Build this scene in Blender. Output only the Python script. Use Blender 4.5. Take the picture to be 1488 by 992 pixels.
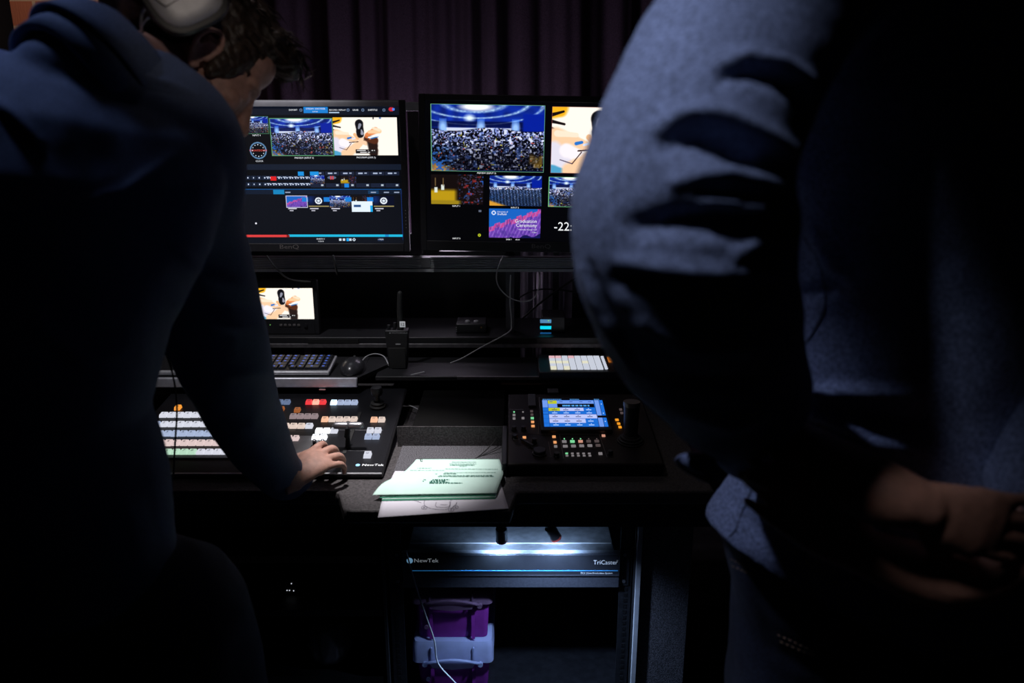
import bpy, bmesh, math, random
import numpy as np
from mathutils import Vector, Matrix, Euler
from mathutils.bvhtree import BVHTree
R = math.radians
scn = bpy.context.scene
for o in list(bpy.data.objects): bpy.data.objects.remove(o)
C = scn.collection
# ------------------------------------------------------------------ camera
F = 1157.0; CZ = 1.5; PITCH = R(16)
cd = bpy.data.cameras.new('camera'); cam = bpy.data.objects.new('camera', cd); C.objects.link(cam)
cam.location = (0, 0, CZ); cam.rotation_euler = (R(90)-PITCH, 0, 0)
cd.sensor_width = 36; cd.lens = F/1488*36; cd.clip_start = 0.02
cd.dof.use_dof = True; cd.dof.focus_distance = 1.95; cd.dof.aperture_fstop = 2.8
scn.camera = cam
scn.view_settings.view_transform = 'Standard'; scn.view_settings.look = 'None'
scn.view_settings.gamma = 1; scn.view_settings.exposure = 0; scn.view_settings.use_curve_mapping = False
# ------------------------------------------------------------------ world and lamps
w = bpy.data.worlds.new('world'); scn.world = w; w.use_nodes = True
w.node_tree.nodes['Background'].inputs[0].default_value = (0.35, 0.4, 0.6, 1)
w.node_tree.nodes['Background'].inputs[1].default_value = 0.0015
def lamp(name, kind, loc, target, energy, color, size=0.1, angle=60, blend=0.5):
    l = bpy.data.lights.new(name, kind); l.energy = energy; l.color = color
    if kind == 'AREA': l.shape = 'DISK'; l.size = size; l.spread = R(angle)
    else: l.shadow_soft_size = size
    if kind == 'SPOT': l.spot_size = R(angle); l.spot_blend = blend
    o = bpy.data.objects.new(name, l); C.objects.link(o); o.location = loc
    if target is not None:
        o.rotation_euler = (Vector(target)-Vector(loc)).to_track_quat('-Z', 'Y').to_euler()
    return o
# desk lamp over the papers, cool work light over the crew, added curtain fill behind the monitors
lamp('desk_lamp_light', 'SPOT', (-0.40, 1.50, 2.35), (-0.245, 1.60, 0.76), 172, (1.0, 0.95, 0.95), 0.03, 19, 0.9)
lamp('desk_fill', 'SPOT', (-0.45, 1.35, 2.6), (-0.1, 1.70, 0.8), 5.5, (1.0, 0.90, 0.92), 0.06, 70, 0.9)  # added broad overhead fill that lifts the dark desk
lamp('console_light', 'SPOT', (-0.66, 1.55, 2.25), (-0.60, 2.03, 1.15), 34, (0.95, 0.95, 1.0), 0.03, 42, 0.8)
lamp('work_light', 'SPOT', (-0.40, 0.33, 2.45), (0.09, 0.74, 1.50), 42, (0.78, 0.82, 1.0), 0.09, 18, 0.4)
lamp('side_light', 'SPOT', (-0.62, 1.25, 2.45), (0.20, 0.88, 1.16), 36, (0.66, 0.72, 1.0), 0.05, 16, 0.6)
lamp('back_light', 'SPOT', (-1.00, 1.30, 2.6), (-0.72, 1.05, 1.6), 24, (0.42, 0.56, 1.0), 0.08, 30, 0.9)
lamp('face_fill', 'SPOT', (0.05, 0.30, 2.00), (-0.40, 1.13, 1.60), 4.0, (1.0, 0.86, 0.76), 0.02, 17, 0.7)  # added narrow warm spot that brightens only the left man's face
lamp('curtain_fill', 'POINT', (-0.25, 2.50, 1.10), None, 4.5, (0.90, 0.78, 1.0), 0.15)  # unseen point lamp added to brighten the lower curtain
lamp('brick_light', 'SPOT', (-1.1, 1.9, 2.3), (-1.35, 2.45, 1.95), 12, (1.0, 0.75, 0.6), 0.1, 70, 0.8)

# ------------------------------------------------------------------ picture rays
FW = Vector((0, math.cos(PITCH), -math.sin(PITCH))); UP = Vector((0, math.sin(PITCH), math.cos(PITCH)))
CAM = Vector((0, 0, CZ))
def ray(x, y): return FW + Vector((1, 0, 0))*((x-744)/F) + UP*(-(y-496)/F)
def P(x, y, Y): d = ray(x, y); return CAM + d*(Y/d.y)
def PZ(x, y, z): d = ray(x, y); return CAM + d*((z-CZ)/d.z)
# ------------------------------------------------------------------ materials
MATS = {}
def mat(name, col, rough=0.6, metal=0.0, emis=None, es=1.0, nscale=0, nvar=0.0, bump=0.0, bscale=None, trans=0, alpha=1, spec=0.5, stretch=None):
    if name in MATS: return MATS[name]
    m = bpy.data.materials.new(name); m.use_nodes = True; nt = m.node_tree; b = nt.nodes['Principled BSDF']
    col = tuple(col)+(1,)
    b.inputs['Base Color'].default_value = col; b.inputs['Roughness'].default_value = rough
    b.inputs['Metallic'].default_value = metal; b.inputs['Specular IOR Level'].default_value = spec
    if trans: b.inputs['Transmission Weight'].default_value = trans; b.inputs['IOR'].default_value = 1.2
    if alpha < 1: b.inputs['Alpha'].default_value = alpha
    if emis: b.inputs['Emission Color'].default_value = tuple(emis)+(1,); b.inputs['Emission Strength'].default_value = es
    tc = nt.nodes.new('ShaderNodeTexCoord'); mp = nt.nodes.new('ShaderNodeMapping')
    nt.links.new(tc.outputs['Object'], mp.inputs[0])
    if stretch: mp.inputs['Scale'].default_value = stretch
    n = nt.nodes.new('ShaderNodeTexNoise'); n.inputs['Scale'].default_value = nscale or 40; n.inputs['Detail'].default_value = 4
    nt.links.new(mp.outputs[0], n.inputs['Vector'])
    mx = nt.nodes.new('ShaderNodeMix'); mx.data_type = 'RGBA'
    v = nvar or 0.08
    mx.inputs[6].default_value = tuple(c*(1-v) for c in col[:3])+(1,); mx.inputs[7].default_value = tuple(min(1, c*(1+v)) for c in col[:3])+(1,)
    cr = nt.nodes.new('ShaderNodeMapRange'); cr.inputs[1].default_value = 0.35; cr.inputs[2].default_value = 0.65
    nt.links.new(n.outputs['Fac'], cr.inputs[0]); nt.links.new(cr.outputs[0], mx.inputs[0]); nt.links.new(mx.outputs[2], b.inputs['Base Color'])
    if bump:
        n2 = nt.nodes.new('ShaderNodeTexNoise'); n2.inputs['Scale'].default_value = bscale or nscale or 40; n2.inputs['Detail'].default_value = 3
        nt.links.new(mp.outputs[0], n2.inputs['Vector'])
        bp = nt.nodes.new('ShaderNodeBump'); bp.inputs['Strength'].default_value = bump; bp.inputs['Distance'].default_value = 0.002
        nt.links.new(n2.outputs['Fac'], bp.inputs['Height']); nt.links.new(bp.outputs[0], b.inputs['Normal'])
    MATS[name] = m; return m
def glow(name, col, es=1.0):
    if name in MATS: return MATS[name]
    m = mat(name, (0.02, 0.02, 0.02), 0.4, emis=col, es=es); return m
BLK = mat('black_plastic', (0.012, 0.012, 0.014), 0.45, bump=0.1, bscale=500)
BLKG = mat('black_gloss', (0.01, 0.01, 0.012), 0.22)
RUB = mat('black_rubber', (0.012, 0.012, 0.012), 0.7)
DSK = mat('desk_laminate', (0.050, 0.045, 0.048), 0.62, nscale=260, nvar=0.5, bump=0.4, bscale=300)
CARP = mat('speckled_carpet', (0.09, 0.088, 0.10), 0.9, nscale=420, nvar=0.7, bump=0.8, bscale=420)
ALU = mat('brushed_aluminium', (0.35, 0.35, 0.38), 0.35, 0.9, nscale=80, nvar=0.15, stretch=(1, 30, 30))
DALU = mat('dull_extrusion', (0.17, 0.16, 0.17), 0.5, 0.7, nscale=60, nvar=0.2)
SILV = mat('silver_plastic', (0.5, 0.5, 0.53), 0.35, 0.3)
STEEL = mat('black_steel', (0.03, 0.032, 0.038), 0.42, 0.6, nscale=60, nvar=0.2, bump=0.15, bscale=200)
CAB = mat('cable_sheath', (0.02, 0.02, 0.022), 0.45)
CABG = mat('grey_cable', (0.40, 0.40, 0.42), 0.35)
WHITE = glow('lit_white', (1, 1, 1), 0.9)
# ------------------------------------------------------------------ mesh builder
MW = {}
class MB:
    def __init__(s): s.v = []; s.f = []; s.mi = []; s.cur = 0
    def add(s, vs, fs, M=None):
        n = len(s.v)
        s.v += [tuple(M @ Vector(v)) if M else tuple(v) for v in vs]
        s.f += [tuple(i+n for i in f) for f in fs]; s.mi += [s.cur]*len(fs); return s
    def box(s, c, d, M=None, taper=1.0):
        x, y, z = d[0]/2, d[1]/2, d[2]/2; T = taper
        vs = [(-x,-y,-z),(x,-y,-z),(x,y,-z),(-x,y,-z),(-x*T,-y*T,z),(x*T,-y*T,z),(x*T,y*T,z),(-x*T,y*T,z)]
        vs = [(a+c[0], b+c[1], e+c[2]) for a, b, e in vs]
        return s.add(vs, [(0,3,2,1),(4,5,6,7),(0,1,5,4),(1,2,6,5),(2,3,7,6),(3,0,4,7)], M)
    def bx(s, x0, x1, y0, y1, z0, z1, M=None): return s.box(((x0+x1)/2,(y0+y1)/2,(z0+z1)/2),(x1-x0,y1-y0,z1-z0),M)
    def prism(s, poly, h0, h1, M=None):   # poly in xy, extruded z h0..h1
        n = len(poly); vs = [(p[0],p[1],h0) for p in poly]+[(p[0],p[1],h1) for p in poly]
        fs = [tuple(range(n))[::-1], tuple(range(n, 2*n))]+[(i,(i+1)%n,n+(i+1)%n,n+i) for i in range(n)]
        return s.add(vs, fs, M)
    def cyl(s, c, r, h, M=None, n=24, r2=None, axis='z'):
        r2 = r if r2 is None else r2; vs = []; 
        for rr, zz in ((r, 0), (r2, h)):
            for i in range(n):
                a = 2*math.pi*i/n; p = (rr*math.cos(a), rr*math.sin(a), zz)
                if axis == 'y': p = (p[0], p[2], p[1])
                if axis == 'x': p = (p[2], p[0], p[1])
                vs.append((p[0]+c[0], p[1]+c[1], p[2]+c[2]))
        fs = [tuple(range(n))[::-1], tuple(range(n, 2*n))]+[(i,(i+1)%n,n+(i+1)%n,n+i) for i in range(n)]
        return s.add(vs, fs, M)
    def lathe(s, prof, c=(0,0,0), M=None, n=24):
        vs = []; k = len(prof)
        for r, z in prof:
            for i in range(n):
                a = 2*math.pi*i/n; vs.append((c[0]+r*math.cos(a), c[1]+r*math.sin(a), c[2]+z))
        fs = [(j*n+i, j*n+(i+1)%n, (j+1)*n+(i+1)%n, (j+1)*n+i) for j in range(k-1) for i in range(n)]
        fs += [tuple(range(n))[::-1], tuple(range((k-1)*n, k*n))]
        return s.add(vs, fs, M)
    def loft(s, rings, n=28):
        vs = []
        for c, A, B in rings:
            for i in range(n):
                a = 2*math.pi*i/n; vs.append(tuple(c+A*math.cos(a)+B*math.sin(a)))
        k = len(rings)
        fs = [(j*n+i, j*n+(i+1)%n, (j+1)*n+(i+1)%n, (j+1)*n+i) for j in range(k-1) for i in range(n)]
        fs += [tuple(range(n))[::-1], tuple(range((k-1)*n, k*n))]
        return s.add(vs, fs)
    def tube(s, pts, rad, n=10, sub=6, caps=True, flat=1.0, flatdir=None):
        pts = [Vector(p) for p in pts]
        if not hasattr(rad, '__len__'): rad = [rad]*len(pts)
        P2, R2 = [], []
        for i in range(len(pts)-1):
            p0 = pts[max(i-1,0)]; p1 = pts[i]; p2 = pts[i+1]; p3 = pts[min(i+2, len(pts)-1)]
            for k in range(sub):
                t = k/sub
                P2.append(0.5*((2*p1)+(p2-p0)*t+(2*p0-5*p1+4*p2-p3)*t*t+(3*p1-p0-3*p2+p3)*t**3))
                R2.append(rad[i]+(rad[i+1]-rad[i])*(t*t*(3-2*t)))
        P2.append(pts[-1]); R2.append(rad[-1])
        rings = []; tang = [(P2[min(i+1,len(P2)-1)]-P2[max(i-1,0)]).normalized() for i in range(len(P2))]
        ref = Vector(flatdir) if flatdir else (Vector((0,0,1)) if abs(tang[0].z) < 0.9 else Vector((1,0,0)))
        A = (ref-tang[0]*ref.dot(tang[0])).normalized()
        def rg(c, t, r):
            nonlocal A
            A = (A-t*A.dot(t)).normalized(); B = t.cross(A); rings.append((c, A*r*flat, B*r))
        if caps:
            for q in (0.98, 0.8, 0.45): rg(P2[0]-tang[0]*R2[0]*q, tang[0], R2[0]*math.sqrt(max(0.02,1-q*q)))
        for c, t, r in zip(P2, tang, R2): rg(c, t, r)
        if caps:
            for q in (0.45, 0.8, 0.98): rg(P2[-1]+tang[-1]*R2[-1]*q, tang[-1], R2[-1]*math.sqrt(max(0.02,1-q*q)))
        return s.loft(rings, n)
    def ell(s, c, r, M=None, nu=24, nv=16, rot=None):
        vs = []; c = Vector(c); rm = rot or Matrix.Identity(3)
        for j in range(1, nv):
            th = math.pi*j/nv
            for i in range(nu):
                a = 2*math.pi*i/nu
                vs.append(tuple(c + rm @ Vector((r[0]*math.sin(th)*math.cos(a), r[1]*math.sin(th)*math.sin(a), r[2]*math.cos(th)))))
        k = nv-1
        fs = [(j*nu+i, (j+1)*nu+i, (j+1)*nu+(i+1)%nu, j*nu+(i+1)%nu) for j in range(k-1) for i in range(nu)]
        fs += [tuple(range(nu)), tuple(range((k-1)*nu, k*nu))[::-1]]
        return s.add(vs, fs, M)
    def mesh(s, name, mats):
        me = bpy.data.meshes.new(name); me.from_pydata(s.v, [], s.f)
        for m in (mats if isinstance(mats, (list, tuple)) else [mats]): me.materials.append(m)
        me.polygons.foreach_set('material_index', s.mi); me.update(); return me
    def build(s, name, mats, parent=None, world=False, bevel=0, smooth=False, fix=True):
        if world and parent is not None:
            I = MW[parent.name].inverted(); s.v = [tuple(I @ Vector(v)) for v in s.v]
        me = s.mesh(name, mats)
        if fix:
            bm = bmesh.new(); bm.from_mesh(me); bmesh.ops.recalc_face_normals(bm, faces=bm.faces); bm.to_mesh(me); bm.free()
        return link(name, me, parent, bevel, smooth)
def link(name, me, parent=None, bevel=0, smooth=False):
    o = bpy.data.objects.new(name, me); C.objects.link(o); o.parent = parent
    if smooth or bevel:
        me.polygons.foreach_set('use_smooth', [True]*len(me.polygons))
        if not smooth or smooth == 'auto':
            me.set_sharp_from_angle(angle=R(35))
    if bevel:
        b = o.modifiers.new('bevel', 'BEVEL'); b.width = bevel; b.segments = 2; b.limit_method = 'ANGLE'; b.angle_limit = R(40)
    MW[o.name] = MW[parent.name].copy() if parent is not None else Matrix.Identity(4)
    return o
def tag(o, label=None, cat=None, group=None, kind=None):
    if label: o['label'] = label
    if cat: o['category'] = cat
    if group: o['group'] = group
    if kind: o['kind'] = kind
    return o
def thing(name, label, cat, loc=(0,0,0), rot=(0,0,0), group=None):
    o = bpy.data.objects.new(name, None); C.objects.link(o); o.location = loc; o.rotation_euler = rot
    o.empty_display_size = 0.05
    MW[o.name] = Matrix.LocRotScale(Vector(loc), Euler(rot), None); tag(o, label, cat, group); return o
def struct(name, mb, m, **k): return tag(mb.build(name, m, **k), kind='structure')
_tc = {}
def text2d(t, size, align='CENTER', wide=1.0):
    key = (t, align)
    if key not in _tc:
        cu = bpy.data.curves.new('tmp', 'FONT'); cu.body = t; cu.size = 1; cu.align_x = align; cu.align_y = 'CENTER'; cu.resolution_u = 2
        ob = bpy.data.objects.new('tmp', cu); C.objects.link(ob); dg = bpy.context.evaluated_depsgraph_get(); dg.update()
        me = ob.evaluated_get(dg).to_mesh()
        _tc[key] = ([tuple(v.co) for v in me.vertices], [tuple(p.vertices) for p in me.polygons])
        ob.evaluated_get(dg).to_mesh_clear(); bpy.data.objects.remove(ob); bpy.data.curves.remove(cu)
    v, f = _tc[key]; return [(a[0]*size*wide, a[1]*size, 0) for a in v], f
FACE = Matrix.Rotation(R(90), 4, 'X')      # text lying in xy -> standing, facing -Y
def addtext(mb, t, size, pos, M=None, align='CENTER', wide=1.0, rot=None):
    v, f = text2d(t, size, align, wide); T = Matrix.Translation(pos)
    if rot is not None: T = T @ rot
    if M is not None: T = M @ T
    return mb.add(v, f, T)
def remesh(mb, voxel, sm=4, fac=0.5):
    me = mb.mesh('tmp', BLK); ob = bpy.data.objects.new('tmp', me); C.objects.link(ob)
    m = ob.modifiers.new('r', 'REMESH'); m.mode = 'VOXEL'; m.voxel_size = voxel
    if sm: q = ob.modifiers.new('s', 'SMOOTH'); q.factor = fac; q.iterations = sm
    dg = bpy.context.evaluated_depsgraph_get(); dg.update()
    out = bpy.data.meshes.new_from_object(ob.evaluated_get(dg)); bpy.data.objects.remove(ob); out.materials.clear(); return out
def arrays(me):
    n = len(me.vertices); a = np.empty(n*3, np.float32); me.vertices.foreach_get('co', a)
    b = np.empty(n*3, np.float32); me.vertices.foreach_get('normal', b)
    return a.reshape(-1,3).astype(float), b.reshape(-1,3).astype(float)
def proj(co):
    q = co-np.array([0,0,CZ]); fw = np.array(FW); up = np.array(UP); d = q@fw
    return 744+F*q[:,0]/d, 496-F*(q@up)/d
def sculpt(me, strokes):
    """strokes: (polyline in picture pixels, width px, height m) pushed along the normals of the side that is seen"""
    co, no = arrays(me); X, Y = proj(co)
    view = np.array([0,0,CZ])-co; view /= np.linalg.norm(view, axis=1)[:,None]
    face = np.clip((no*view).sum(1)*3, 0, 1); D = np.zeros(len(co))
    for pl, wd, h in strokes:
        best = np.full(len(co), 1e9); tt = np.zeros(len(co)); n = len(pl)-1
        for i in range(n):
            ax, ay = pl[i]; bx, by = pl[i+1]; L2 = (bx-ax)**2+(by-ay)**2
            t = np.clip(((X-ax)*(bx-ax)+(Y-ay)*(by-ay))/L2, 0, 1)
            d = np.hypot(X-ax-t*(bx-ax), Y-ay-t*(by-ay)); m = d < best; best[m] = d[m]; tt[m] = (i+t[m])/n
        D += h*np.exp(-(best/wd)**2)*(0.35+0.65*np.sin(np.pi*np.clip(tt,0.05,0.95)))
    co += no*(D*face)[:,None]
    me.vertices.foreach_set('co', co.astype(np.float32).ravel()); me.update()
def wrinkle(me, amp, scale, seed=0, stretch=(1,1,1)):
    co, no = arrays(me); rs = np.random.RandomState(seed); d = np.zeros(len(co))
    for k in range(9):
        dr = rs.normal(size=3)*np.array(stretch); dr /= np.linalg.norm(dr); fr = scale*(0.6+rs.rand()*1.6)
        wv = np.sin(co@dr*fr + 1.7*np.sin(co@rs.normal(size=3)*fr*0.4+rs.rand()*6)+rs.rand()*6); d += wv*np.abs(wv)/3
    co += no*(d*amp)[:,None]; me.vertices.foreach_set('co', co.astype(np.float32).ravel()); me.update()
def place_mesh(name, me, m, parent, smooth=True):
    I = MW[parent.name].inverted(); me.transform(I); me.materials.clear(); me.materials.append(m)
    return link(name, me, parent, 0, smooth)
def bvh(me): return BVHTree.FromPolygons([v.co.copy() for v in me.vertices], [tuple(p.vertices) for p in me.polygons])
def hits(b, pts, off=0.001):
    out = []
    for x, y in pts:
        d = ray(x, y).normalized(); h = b.ray_cast(CAM, d)
        if h[0]: out.append(h[0]-d*off)
    return out
# ------------------------------------------------------------------ pixel canvas for the displays (sRGB values in, emissive mesh out)
class Canvas:
    def __init__(s, x0, y0, x1, y1, sc=1.5, bg=(0.01,0.01,0.02)):
        s.x0, s.y0, s.x1, s.y1, s.sc = x0, y0, x1, y1, sc
        s.W = int((x1-x0)*sc)+1; s.H = int((y1-y0)*sc)+1
        s.a = np.zeros((s.H, s.W, 3)); s.a[:] = bg
        yy, xx = np.mgrid[0:s.H, 0:s.W]; s.X = x0+xx/sc; s.Y = y0+yy/sc
    def rect(s, x0, y0, x1, y1, c): s.a[(s.X>=x0)&(s.X<=x1)&(s.Y>=y0)&(s.Y<=y1)] = c
    def frame(s, x0, y0, x1, y1, c, t=0.7):
        for q in ((x0,y0,x1,y0+t),(x0,y1-t,x1,y1),(x0,y0,x0+t,y1),(x1-t,y0,x1,y1)): s.rect(*q, c)
    def ring(s, cx, cy, r, t, c): d = np.hypot(s.X-cx, s.Y-cy); s.a[np.abs(d-r)<t] = c
    def disc(s, cx, cy, r, c, ry=None): s.a[((s.X-cx)/r)**2+((s.Y-cy)/(ry or r))**2 < 1] = c
    def picture(s, x0, y0, x1, y1, fn, seed=0):
        m = (s.X>=x0)&(s.X<=x1)&(s.Y>=y0)&(s.Y<=y1)
        u = (s.X[m]-x0)/(x1-x0); v = (s.Y[m]-y0)/(y1-y0); s.a[m] = np.clip(fn(u, v, seed), 0, 1)
    def mesh(s, w, h, strength=1.0):
        c = s.a[::-1].reshape(-1,3); lin = np.where(c<=0.04045, c/12.92, ((c+0.055)/1.055)**2.4)
        xs = np.linspace(-w/2, w/2, s.W); zs = np.linspace(-h/2, h/2, s.H)
        gx, gz = np.meshgrid(xs, zs); co = np.stack([gx, np.zeros_like(gx), gz], -1).reshape(-1,3)
        i = np.arange(s.H*s.W).reshape(s.H, s.W)
        q = np.stack([i[:-1,:-1], i[:-1,1:], i[1:,1:], i[1:,:-1]], -1).reshape(-1,4)
        me = bpy.data.meshes.new('screen'); me.vertices.add(len(co)); me.vertices.foreach_set('co', co.ravel())
        me.loops.add(q.size); me.loops.foreach_set('vertex_index', q.ravel())
        me.polygons.add(len(q)); me.polygons.foreach_set('loop_start', np.arange(0, q.size, 4)); me.update(calc_edges=True)
        at = me.color_attributes.new('picture', 'FLOAT_COLOR', 'POINT')
        at.data.foreach_set('color', np.concatenate([lin, np.ones((len(lin),1))], 1).ravel())
        if 'screen' not in MATS:
            m = bpy.data.materials.new('screen'); m.use_nodes = True; nt = m.node_tree; b = nt.nodes['Principled BSDF']
            b.inputs['Base Color'].default_value = (0.01,0.01,0.012,1); b.inputs['Roughness'].default_value = 0.35
            a = nt.nodes.new('ShaderNodeAttribute'); a.attribute_name = 'picture'
            nt.links.new(a.outputs['Color'], b.inputs['Emission Color']); b.inputs['Emission Strength'].default_value = 1.1
            m.cycles.emission_sampling = 'NONE'; MATS['screen'] = m
        me.materials.append(MATS['screen']); return me
def vnoise(u, v, fu, fv, seed):
    x = u*fu; y = v*fv; xi = np.floor(x).astype(int); yi = np.floor(y).astype(int); fx = x-xi; fy = y-yi
    def h(a, b): return np.modf(np.abs(np.sin(a*127.1+b*311.7+seed*74.7)*43758.5453))[0]
    fx = fx*fx*(3-2*fx); fy = fy*fy*(3-2*fy)
    return (h(xi,yi)*(1-fx)+h(xi+1,yi)*fx)*(1-fy)+(h(xi,yi+1)*(1-fx)+h(xi+1,yi+1)*fx)*fy
def blend(c, m, col): return c*(1-m[:,None])+np.array(col)[None]*m[:,None]
def band(x, a, b, s=0.02): return np.clip((x-a)/s, 0, 1)*np.clip((b-x)/s, 0, 1)
def hall(u, v, seed):
    n = vnoise(u, v, 60, 40, seed); n2 = vnoise(u, v, 18, 14, seed+3); n3 = vnoise(u, v, 95, 60, seed+9)
    c = np.zeros((len(u),3)); c[:] = (0.02,0.05,0.25)
    c = blend(c, band(v,-1,0.36)*np.clip(0.25+n2*0.5,0,1), (0.08,0.25,0.85))
    for ry, yc, th in ((0.13,-0.02,0.018),(0.24,-0.04,0.012),(0.30,0.0,0.008)):      # lighting rings under the roof
        d = np.abs(np.hypot((u-0.38)/(ry*2.0), (v-yc)/ry)-1)*ry
        c = blend(c, np.clip(1-d/th/1.6,0,1)*(0.5+0.5*n), (0.75,0.9,1))
    c = blend(c, np.clip(1.3-np.hypot((u-0.40)/0.16,(v-0.03)/0.07)**2,0,1), (1,1,1))
    c = blend(c, np.clip(1.3-np.hypot((u-0.34)/0.05,(v-0.20)/0.06),0,1), (0.9,0.97,1))
    c = blend(c, band(v,0.24,0.35)*0.75, (0.01,0.03,0.2))
    c = blend(c, band(v,0.34,0.40,0.01)*band(u,0.1,0.72)*0.9, (0.9,0.93,1))
    for px in (0.105, 0.44, 0.745):                                                 # bright columns
        c = blend(c, np.clip(1.4-np.hypot((u-px)/0.035,(v-0.34)/0.09),0,1), (0.85,0.93,1))
        c = blend(c, band(u,px-0.035,px+0.035,0.005)*band(v,0.2,0.42)*0.5, (0.35,0.6,1))
    c = blend(c, band(u,0.80,1.1)*band(v,0.12,0.40), (0.02,0.12,0.6)); c = blend(c, band(u,0.78,1.1)*band(v,0.40,0.5)*0.9, (0.25,0.10,0.12))
    cr = band(v,0.36+0.03*np.sin(u*9),0.995,0.02)                                   # crowd
    far = np.clip(1-(v-0.4)*1.9, 0.25, 1)
    c = blend(c, cr, (0.015,0.015,0.045))
    c = blend(c, cr*np.clip((n3-0.47-0.22*np.clip(v-0.45,0,1))*5,0,1)*far, (0.55,0.60,0.85)); c = blend(c, cr*np.clip((n-0.66-0.15*np.clip(v-0.4,0,1))*8,0,1)*np.clip(far+0.25,0,1), (0.85,0.88,1))
    c = blend(c, cr*np.clip((n2-0.72)*7,0,1)*0.35, (0.2,0.35,0.7)); c = blend(c, cr*np.clip((vnoise(u,v,45,30,seed+20)-0.88)*12,0,1)*0.8, (0.8,0.3,0.2))
    c = blend(c, cr*np.clip((vnoise(u,v,45,30,seed+31)-0.9)*12,0,1)*0.8, (0.85,0.8,0.2))
    c = blend(c, np.clip((v-0.80-u*0.75)*10,0,1)*(0.45+0.5*n2), (0.85,0.62,0.30))
    c = blend(c, band(u,0.86,1)*band(v,0.7,0.95)*np.clip((n2-0.35)*3,0,1)*0.6, (0.6,0.45,0.12))
    c = blend(c, np.clip((v-0.58)*8,0,1)*np.clip((0.25-u)*6,0,1)*np.clip((n-0.5)*6,0,1), (0.15,0.35,0.65))
    return c
def seats(u, v, seed):
    c = hall(u, v, seed); m = band(v,0.45,1.1)
    g = ((np.modf((u+v*0.5)*16)[0]>0.5)^(np.modf(v*9)[0]>0.45)).astype(float)
    c = blend(c, m*0.85*g, (0.02,0.05,0.12)); c = blend(c, m*(1-g)*0.6, (0.25,0.38,0.6))
    return blend(c, np.clip((v-0.80-u*0.55)*14,0,1), (0.85,0.6,0.2))
def stage(u, v, seed):
    n = vnoise(u, v, 40, 26, seed); c = np.zeros((len(u),3)); c[:] = (0.07,0.04,0.04)
    c = blend(c, np.clip((v-0.45)*8,0,1)*np.clip((0.52-u)*12,0,1), (0.72,0.58,0.08))
    c = blend(c, np.clip((v-0.85)*20,0,1)*np.clip((0.6-u)*12,0,1), (0.6,0.5,0.1))
    c = blend(c, np.clip((u-0.48)*9,0,1)*np.clip((n-0.6)*5,0,1)*0.6, (0.3,0.3,0.45)); c = blend(c, np.clip((u-0.5)*9,0,1)*np.clip((vnoise(u,v,20,14,5)-0.75)*7,0,1), (0.5,0.15,0.15))
    c = blend(c, np.clip((u-0.5)*9,0,1)*np.clip((vnoise(u,v,22,14,8)-0.82)*9,0,1), (0.15,0.35,0.7))
    for a, b in ((0.09,0.42),(0.22,0.33)): c = blend(c, band(u,a-0.035,a+0.035,0.01)*band(v,b,b+0.2,0.02), (0.85,0.88,0.85))
    for a in (0.08, 0.23): c = blend(c, band(u,a-0.012,a+0.012,0.005)*band(v,0.1,0.4)*0.8, (0.5,0.4,0.25))
    return c
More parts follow.
